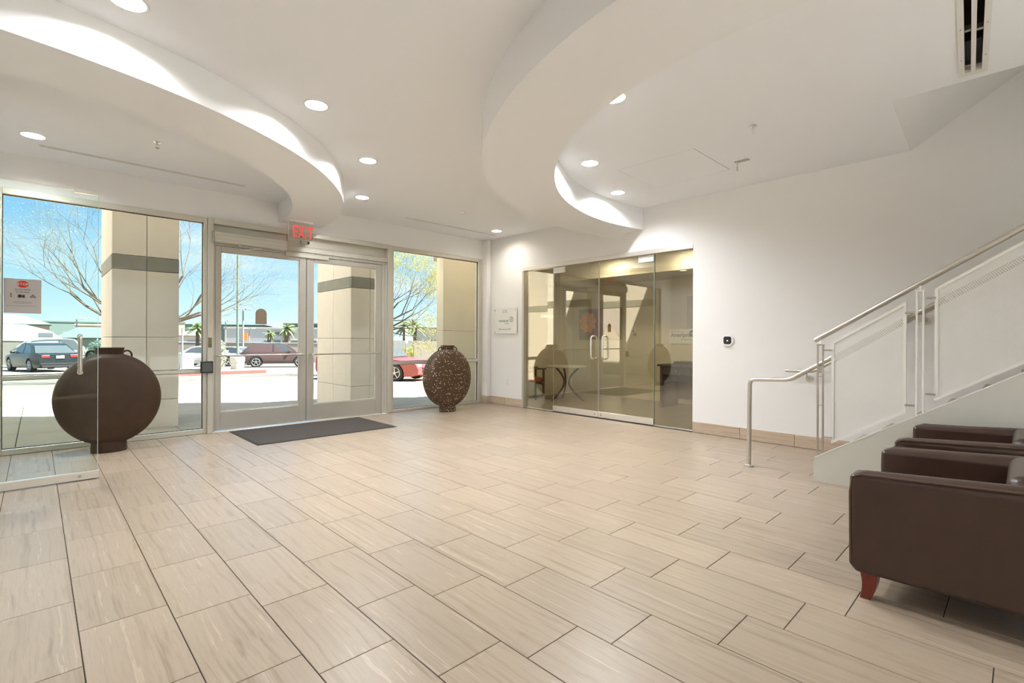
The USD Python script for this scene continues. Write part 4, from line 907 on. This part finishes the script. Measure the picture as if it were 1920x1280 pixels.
def shrub(label, x, y, w, h, m, seed, n=260, size=.12, dz=0.0):
    R = np.random.default_rng(seed); z = gz(x, y) + dz; t = T('shrub', label, 'shrub', (x, y, z))
    p = R.normal(0, 1, (n, 3)); p /= np.linalg.norm(p, axis=1)[:, None]; p = p * R.uniform(.45, 1, (n, 1)) * (w / 2, w / 2, h / 2) + (x, y, z + h / 2)
    stems = [(np.array((x, y, z)), np.array((x + R.normal(0, w * .2), y + R.normal(0, w * .2), z + h * .6)), .03, .01) for _ in range(9)]
    t.part('stems', twig_mesh(stems, 4), BARK); t.part('leaves', leaf_mesh(p, R, size, 3), m, smooth=False, kind='stuff')
shrub('blue green bushy shrub behind the handle of the open glass door', 2.45, 34.5, 1.1, 1.5, LEAFB, 21, 420, .10)
shrub('pale green shrub at the left edge of the left entrance door glass', 6.30, 27.2, .75, 1.45, mat('pale_sage', (.45, .48, .36), .8), 22, 420, .08, .121)
shrub('pink blossoming bush before the far flat roofed buildings', 1.1, 66.0, 2.7, 2.0, LEAFP, 23, 500, .16)
shrub('low pale green bush over the wall at the far right of the right window', 22.5, 34.5, 2.6, 1.7, LEAFY, 24, 300, .14)

# ------------------------------------------------------------------ cars
TYRE = mat('tyre_rubber', (.03, .03, .03), .8); RIM = mat('alloy_rim', (.55, .55, .55), .3, .8); CGLASS = mat('car_glass', (.07, .085, .09), .06, spec=.8); TAIL = mat('tail_lamp', (.35, .03, .03), .2); HEAD = mat('head_lamp', (.75, .76, .78), .12); TRIMB = mat('car_trim', (.03, .03, .032), .5); PLATE = mat('number_plate', (.7, .68, .62), .5)
def car(label, x, y, deg, paint, kind='sedan', L=4.7, W=1.82, H=1.45):
    t = T('parked_car', label, 'car', (x, y, gz(x, y) + .004), rotz=deg)
    h = L / 2; wb = .295 * L; wr_ = .33 if kind == 'sedan' else .37; wx = (wb, -wb)
    if kind == 'sedan':
        body = [(-h, .42), (-h + .04, .30), (-h + .25, .22), (h - .25, .20), (h - .03, .28), (h, .46), (h - .10, .66), (h - .45, .76), (.78, .90), (-1.35, .95), (-h + .25, .97), (-h + .04, .88)]
        cabin = [(1.02, .86), (.32, H - .06), (-.05, H), (-.70, H - .02), (-1.05, H - .10), (-1.78, .93)]; side = [(.72, .945), (.28, H - .11), (-.05, H - .065), (-.66, H - .085), (-1.0, H - .15), (-1.45, .96)]
        wsh = ((1.04, .87), (.34, H - .055)); rear = ((-1.80, .94), (-1.07, H - .095))
    else:
        body = [(-h, .50), (-h + .05, .36), (-h + .25, .27), (h - .25, .25), (h - .03, .34), (h, .55), (h - .10, .82), (h - .50, .95), (.95, 1.06), (-1.6, 1.09), (-h + .12, 1.10), (-h + .02, .95)]
        cabin = [(1.15, 1.0), (.45, H - .07), (.05, H), (-1.05, H - .03), (-1.65, H - .11), (-h + .10, 1.06)]; side = [(.85, 1.09), (.40, H - .12), (.05, H - .07), (-1.0, H - .09), (-1.55, H - .17), (-h + .42, 1.10)]
        wsh = ((1.17, 1.01), (.47, H - .065)); rear = ((-h + .07, 1.08), (-1.67, H - .11))
    zb, zr = cabin[0][1], H
    def warp(v, cab):
        v = v.copy(); e = np.clip((np.abs(v[:, 0]) - (h - .9)) / .9, 0, 1); s_ = 1 - .14 * e ** 2
        if cab: s_ = s_ * (1 - .20 * np.clip((v[:, 2] - zb) / (zr - zb), 0, 1.1))
        else: s_ = s_ * (1 - .07 * np.clip((.45 - v[:, 2]) / .3, 0, 1)) * (1 - .05 * np.clip((v[:, 2] - .7) / .3, 0, 1))
        v[:, 1] *= s_; return v
    def side_ext(poly, w, cab):
        cs = m3.CrossSection([np.array(poly, float)]);
        if cs.area() < 1e-6: cs = m3.CrossSection([np.array(poly[::-1], float)])
        m_ = m3.Manifold.extrude(cs, w).translate((0, 0, -w / 2)).rotate((90, 0, 0)); return m_
    b = side_ext(body, W, False)
    for xx in wx:
        for s_ in (-1, 1): b = b - m3.Manifold.cylinder(.30, wr_ + .05, wr_ + .05, 28).rotate((90, 0, 0)).translate((xx, s_ * W / 2 + .15, wr_))
    v, f = vf(b.refine_to_length(.22)); t.part('body', trimesh.Trimesh(warp(v, False), f), paint, smooth=40)
    v, f = vf(side_ext(cabin, W * .93, True).refine_to_length(.25)); t.part('roof', trimesh.Trimesh(warp(v, True), f), paint, smooth=40)
    for s_ in (-1, 1):
        v, f = vf(side_ext(side, .03, True)); v[:, 1] += s_ * (W * .465 - .008); q = trimesh.Trimesh(warp(v, True), f)
        t.part('side_window', q, CGLASS, smooth=False)
        px_ = -.35 if kind == 'sedan' else -.30
        v, f = vf(bx(px_ - .035, px_ + .035, s_ * W * .465 + s_ * .008, s_ * W * .465 + s_ * .013, side[0][1], H - .09)); t.part('window_pillar', trimesh.Trimesh(warp(v, True), f), TRIMB)
        v, f = vf(rbx(.62, .80, s_ * (W * .47 + .0), s_ * (W * .47 + .17), zb + .05, zb + .18, .04, 10)); t.part('mirror', trimesh.Trimesh(v, f), paint)
        v, f = vf(bx(-h + .6, h - .7, s_ * (W / 2 - .01), s_ * (W / 2 + .008), .30, .36)); t.part('sill_trim', trimesh.Trimesh(warp(v, False), f), TRIMB)
    for nm, (a_, b_) in (('windshield', wsh), ('rear_window', rear)):
        o = np.array((b_[1] - a_[1], -(b_[0] - a_[0]))); o = o / np.linalg.norm(o) * (1 if nm == 'windshield' else -1) * .010
        P_ = []
        for (px_, pz), w_ in (((a_[0] * .94 + b_[0] * .06, a_[1] * .92 + b_[1] * .08), W * .42), ((a_[0] * .1 + b_[0] * .9, a_[1] * .1 + b_[1] * .9), W * .345)):
            for yy in (-w_, w_):
                for k in (0, 1): P_.append((px_ + o[0] * (1 if k else -1), yy, pz + o[1] * (1 if k else -1)))
        t.part(nm, trimesh.convex.convex_hull(np.array(P_)), CGLASS, smooth=False)
    for xx in wx:
        for s_ in (-1, 1):
            y_ = s_ * (W / 2 - .13)
            w_ = t.part('wheel', cat([rod((xx, y_ - .11, wr_), (xx, y_ + .11, wr_), wr_, n=28)]), TYRE)
            yo = y_ + s_ * .112
            sp = [rod((xx, yo - s_ * .02, wr_), (xx, yo, wr_), wr_ * .12, n=12)] + [tube([(xx + wr_ * .66 * math.cos(a), yo - s_ * .006, wr_ + wr_ * .66 * math.sin(a)) for a in np.arange(20) * .31416], .022, 6, True)]
            for k in range(5):
                a = k * 1.2566 + .3; sp.append(rod((xx, yo - s_ * .006, wr_), (xx + wr_ * .66 * math.cos(a), yo - s_ * .006, wr_ + wr_ * .66 * math.sin(a)), .030, .022, 6))
            t.part('rim', cat(sp), RIM, under=w_)
    zt = .72 if kind == 'sedan' else .88
    for s_ in (-1, 1):
        v, f = vf(rbx(h - .42, h - .045, s_ * .50, s_ * W * .455, zt - .16, zt - .03, .03, 10)); t.part('headlight', trimesh.Trimesh(warp(v, False), f), HEAD)
        v, f = vf(rbx(-h - .004, -h + .30, s_ * .46, s_ * W * .46, zt, zt + .15, .03, 10)); t.part('tail_light', trimesh.Trimesh(warp(v, False), f), TAIL)
    t.part('number_plate', cbx(-h - .02, -h + .03, -.16, .16, zt - .03, zt + .12), PLATE); t.part('grille', cbx(h - .03, h + .006, -.45, .45, .36, .54), TRIMB)
    t.part('bumper', cat([cbx(-h - .012, -h + .08, -W * .40, W * .40, .40, .46), cbx(-h - .008, -h + .06, -W * .38, W * .38, .26, .36)]), TRIMB); return t
def paint(name, c, m=.3): return mat(name, c, .3, 0.0, coat=.25)
DK, SIL, WH, MAR, RED, PALE = paint('dark_blue_paint', (.010, .016, .018)), paint('silver_paint', (.22, .23, .225)), paint('white_paint', (.50, .50, .48)), paint('maroon_paint', (.095, .058, .055)), paint('red_paint', (.30, .065, .07)), paint('pale_van_paint', (.22, .26, .245))
car('dark blue sedan parked tail toward the left window, behind the paper notice', .25, 35.6, 106, DK)
car('silver sedan cut off by the left edge of the picture', -3.1, 36.3, 108, SIL)
car('pale green grey sport utility car parked behind the dark sedan', 1.35, 43.5, 4, PALE, 'suv', 4.9, 1.9, 1.85)
car('white sedan seen between the left column and the entrance frame', 9.1, 40.6, -30, WH)
car('white sedan partly hidden behind the maroon sport utility car', 11.6, 43.6, -42, WH)
car('maroon sport utility car parked side on behind the left entrance door glass', 12.3, 36.4, -20, MAR, 'suv', 4.6, 1.86, 1.66)
car('red sedan on the drive at the left side of the right window', 9.80, 17.96, -62, RED, 'sedan', 4.6, 1.82, 1.42)

# ------------------------------------------------------------------ street furniture, walls, buildings
POLEM = mat('green_grey_pole', (.14, .19, .16), .6); POLEG = mat('grey_pole', (.30, .30, .28), .6)
x, y = 7.75, 29.1; g = gz(x, y)
t = T('lamp_pole', 'tall green lamp pole on a round concrete base behind the left entrance door glass', 'lamp pole', (x, y, g))
t.part('concrete_base', lathe([(.001, g - .1), (.29, g - .1), (.33, g + .50), (.36, g + .56), (.36, g + .76), (.30, g + .80), (.001, g + .80)], 32, (x, y, 0)), mat('cast_concrete', (.55, .52, .46), .85, noise=(8, (.5, .47, .42))))
t.part('shaft', rod((x, y, g + .8), (x, y, g + 7.5), .062, .05, 14), POLEM); t.part('base_plate', cbx(x - .13, x + .13, y - .13, y + .13, g + .80, g + .84, .01), POLEM)
t.part('lamp_head', cbx(x - .2, x + .8, y - .15, y + .15, g + 7.45, g + 7.6, .03), POLEM)
def lot_lamp(label, x, y, z1, arm, two=True):
    g = gz(x, y); t = T('parking_lamp', label, 'lamp pole', (x, y, g), group='parking lot lamps')
    t.part('shaft', rod((x, y, g), (x, y, z1), .09, .07, 10), POLEG)
    for s_ in ((-1, 1) if two else (1,)): t.part('lamp_head', cbx(x + s_ * .1, x + s_ * arm, y - s_ * .3 - .2, y - s_ * .3 + .2, z1 - .06, z1 + .08, .03), POLEG)
lot_lamp('twin headed parking lamp directly behind the tall green pole', 13.6, 49.4, 3.84, .62)
lot_lamp('smaller twin headed parking lamp left of the tall green pole', 16.6, 67.3, 3.3, .75)
lot_lamp('tiny twin headed parking lamp between the other two', 22.0, 77.0, 2.6, .7)
lot_lamp('single headed parking lamp left of the left column', 3.6, 79.8, 3.5, .85, False)
t = T('utility_box', 'pale grey utility cabinet between the left column and the entrance frame', 'utility cabinet', (6.55, 35.0, gz(6.55, 35.0)))
g = gz(6.55, 35); t.part('cabinet', cbx(6.22, 6.90, 34.8, 35.4, g - .05, g + .95, .02), mat('cabinet_grey', (.48, .47, .44), .6)); t.part('vent', cbx(6.5, 6.62, 34.79, 34.82, g + .6, g + .63), BRONZE); t.part('base', cbx(6.18, 6.94, 34.76, 35.44, g - .08, g + .06, .01), CONC)
x, y = 6.15, 34.0; g = gz(x, y)
t = T('sign_post', 'thin grey sign post beside the utility cabinet', 'sign post', (x, y, g)); t.part('post', rod((x, y, g), (x, y, g + 2.4), .045, n=10), POLEG); t.part('bracket', rod((x, y, g + .95), (x + .25, y, g + .5), .02, n=6), POLEG)
x, y = 17.2, 27.7; g = gz(x, y)
t = T('sign_post', 'grey sign post with a narrow sign before the block wall in the right window', 'sign post', (x, y, g)); t.part('post', rod((x, y, g), (x, y, g + 1.7), .04, n=10), POLEG); t.part('sign_plate', cbx(x - .10, x + .10, y - .04, y - .02, g + 1.65, g + 2.65), mat('sign_back', (.35, .34, .29), .6))
def site_wall(name, label, a, b, h, m, cat_='wall', th=.2, cap=True):
    a, b = np.array(a, float), np.array(b, float); n = max(1, int(np.linalg.norm(b - a) / 3.0)); d = (b - a) / np.linalg.norm(b - a); w = np.array((-d[1], d[0])) * th / 2
    mid = (a + b) / 2; t = T(name, label, cat_, (mid[0], mid[1], gz(*mid)))
    for k in range(n):
        p, q = a + (b - a) * (k + .004) / n, a + (b - a) * (k + .996) / n
        V = [(*(c_ + s_ * w), gz(*c_) + zz) for c_ in (p, q) for s_ in (-1, 1) for zz in (-.2, h)]
        t.part('wall_panel', trimesh.convex.convex_hull(np.array(V)), m, smooth=False)
        if cap:
            V = [(*(c_ + s_ * w * 1.35), gz(*c_) + zz) for c_ in (p, q) for s_ in (-1, 1) for zz in (h, h + .08)]; t.part('wall_cap', trimesh.convex.convex_hull(np.array(V)), WH2, smooth=False)
WH2 = mat('white_cap', (.44, .43, .39), .8); BEI = mat('beige_block', (.37, .32, .26), .85, noise=(3, (.34, .295, .24))); GRW = mat('grey_block', (.20, .195, .17), .85, noise=(3, (.18, .172, .15)))
site_wall('perimeter_wall', 'low beige wall behind the maroon and white parked cars', (12.3, 52.5), (23.0, 46.6), 1.85, BEI)
site_wall('perimeter_wall', 'low grey wall left of the dark sedan', (-6.0, 50.5), (1.2, 50.0), 1.70, GRW)
site_wall('perimeter_wall', 'low grey wall between the left column and the entrance frame', (7.6, 52.0), (11.6, 50.4), 1.80, GRW)
site_wall('block_wall', 'pale block wall enclosure in the right window, left of the stone pier', (17.3, 27.0), (20.4, 25.8), 1.75, BEI, 'wall', .25, False)
site_wall('far_wall', 'long white wall beyond the red sedan in the right window', (19.0, 38.5), (29.0, 33.0), 2.05, WH2, 'wall', .25, False)
PW = mat('white_building', (.42, .415, .40), .8); PB = mat('cream_building', (.36, .31, .235), .8); PG = mat('green_roofing', (.085, .15, .12), .7); PT = mat('teal_siding', (.13, .18, .17), .8); WIN = mat('shop_glass', (.13, .16, .17), .1, spec=.7); AWN = mat('blue_awning', (.16, .25, .40), .7); DKP = mat('dark_panel', (.07, .08, .09), .6)
def building(name, label, x, y, w, d, z0, z1, m, ang, roof=None, rm=None, windows=(), signs=(), awn=()):
    """front face toward -y in its own frame, turned by ang degrees; windows (u0, u1, z0, z1)"""
    t = T(name, label, 'building', (x, y, 0), rotz=ang, local=True)
    t.part('walls', bx(-w / 2, w / 2, 0, d, z0, z1), m); t.part('parapet', cbx(-w / 2 - .1, w / 2 + .1, -.1, d + .1, z1, z1 + .25, .02), rm or WH2)
    if roof: t.part('roof', trimesh.convex.convex_hull(np.array([(-w / 2 - .4, -.5, z1 + .2), (w / 2 + .4, -.5, z1 + .2), (w / 2 + .4, d + .4, z1 + .2), (-w / 2 - .4, d + .4, z1 + .2), (-w / 2 + roof[1], d * .5, z1 + roof[0]), (w / 2 - roof[1], d * .5, z1 + roof[0])])), rm or PG, smooth=False)
    for u0, u1, a, b in windows:
        p = t.part('window', cbx(u0, u1, -.05, .05, a, b, .01), WH2); t.part('pane', bx(u0 + .08, u1 - .08, -.07, 0, a + .08, b - .08), WIN, under=p)
    for u0, u1, a, b, mm in signs: t.part('sign_panel', cbx(u0, u1, -.2, -.05, a, b, .01), mm)
    for u0, u1, a, b in awn: t.part('awning', trimesh.convex.convex_hull(np.array([(u, q, z) for u in (u0, u1) for q, z in ((-.05, b), (-1.2, a), (-1.2, a + .08), (-.05, b + .1))])), AWN, smooth=False)
    return t
ORG = mat('orange_sign', (.7, .25, .05), .6)
building('shop_building', 'long white shop with dark sign panel and blue awnings beyond the parking lot', 27.0, 79.3, 15.5, 10, -2.4, 2.65, PW, -32,
         windows=[(u, u + 1.15, -1.3, 1.0) for u in np.arange(-2.3, 5.6, 1.3)], signs=[(-.9, 2.0, 1.65, 2.15, DKP), (-5.4, -4.5, .9, 1.9, ORG), (6.2, 7.1, .9, 2.0, DKP)], awn=[(-6.6, -4.3, .15, .5), (-3.6, -.2, -.1, .3)])
building('green_roofed_building', 'far green roofed building left of the palms behind the shop', 24.0, 98.0, 12, 12, -2.4, 3.4, PT, -25, (1.0, 3.0), PG)
building('green_roofed_building', 'far green roofed block right behind the palms', 36.0, 92.0, 8, 10, -2.4, 3.9, PG, -32)
building('flat_roofed_building', 'long low teal building far behind the dark sedan', 2.2, 120.0, 15, 12, -2.4, 3.9, PT, 0, None, PG, windows=[(u, u + 1.4, .6, 2.2) for u in np.arange(-6.5, 6, 2.6)])
building('green_canopy_building', 'low building with a broad green hipped roof behind the pale sport utility car', 5.2, 70.0, 7, 5, -1.5, 1.0, PT, 0, (1.3, 1.6), PG)
building('cream_building', 'cream building with square openings just left of the left column', 6.6, 92.0, 5.2, 8, -1.8, 2.9, PB, -3, None, PB, windows=[(-2.1, -1.0, 1.5, 2.5), (-.6, .5, 1.5, 2.5), (.9, 2.0, 1.5, 2.5)])
building('hip_roofed_house', 'far house with a shallow grey hip roof at the left edge of the left window', -3.0, 100.0, 9, 9, -2.2, 2.9, PB, 0, (1.7, 3.0), PT)
building('small_house', 'small white house with a dark wide window between the left column and the entrance frame', 14.3, 71.0, 3.6, 6, -1.6, 1.35, PW, -10, (.9, 1.2), PB, windows=[(-1.0, 1.4, .1, .95)])
building('brick_tower', 'narrow brown tower with a teal side at the left column edge', 13.6, 78.0, 1.5, 2.5, -1.7, 3.2, mat('brown_tower', (.42, .33, .24), .8), -10, None, PT)
building('far_store', 'far pale flat store above the block wall in the right window', 44.0, 52.0, 18, 10, -2.2, 2.6, PW, -50, None, PB, windows=[(u, u + 2.2, -.8, 1.2) for u in np.arange(-7, 7, 3)])
t = T('white_trailer', 'long white travel trailer with a curved nose behind the low grey wall', 'trailer', (-2.4, 60.0, gz(-2.4, 60)), local=True)
pr = [(-5.5, .6), (3.6, .6), (4.6, 1.2), (4.2, 2.0), (3.2, 2.75), (1.8, 3.2), (-5.5, 3.35)]
t.part('body', ext_y(Polygon(pr), -1.2, 1.2), PW, smooth=30); t.part('roof_unit', cbx(-1.5, .6, -.6, .6, 3.28, 3.55, .05), PW); t.part('stripe', cbx(-5.4, 4.0, -1.215, -1.19, 1.5, 1.62), GREYI)
t.part('window', cbx(2.6, 3.5, -1.22, -1.19, 2.15, 2.5), WIN)
for xx in (-1.5, -.6): t.part('wheel', rod((xx, -1.15, .38), (xx, -.9, .38), .38, n=20), TYRE)
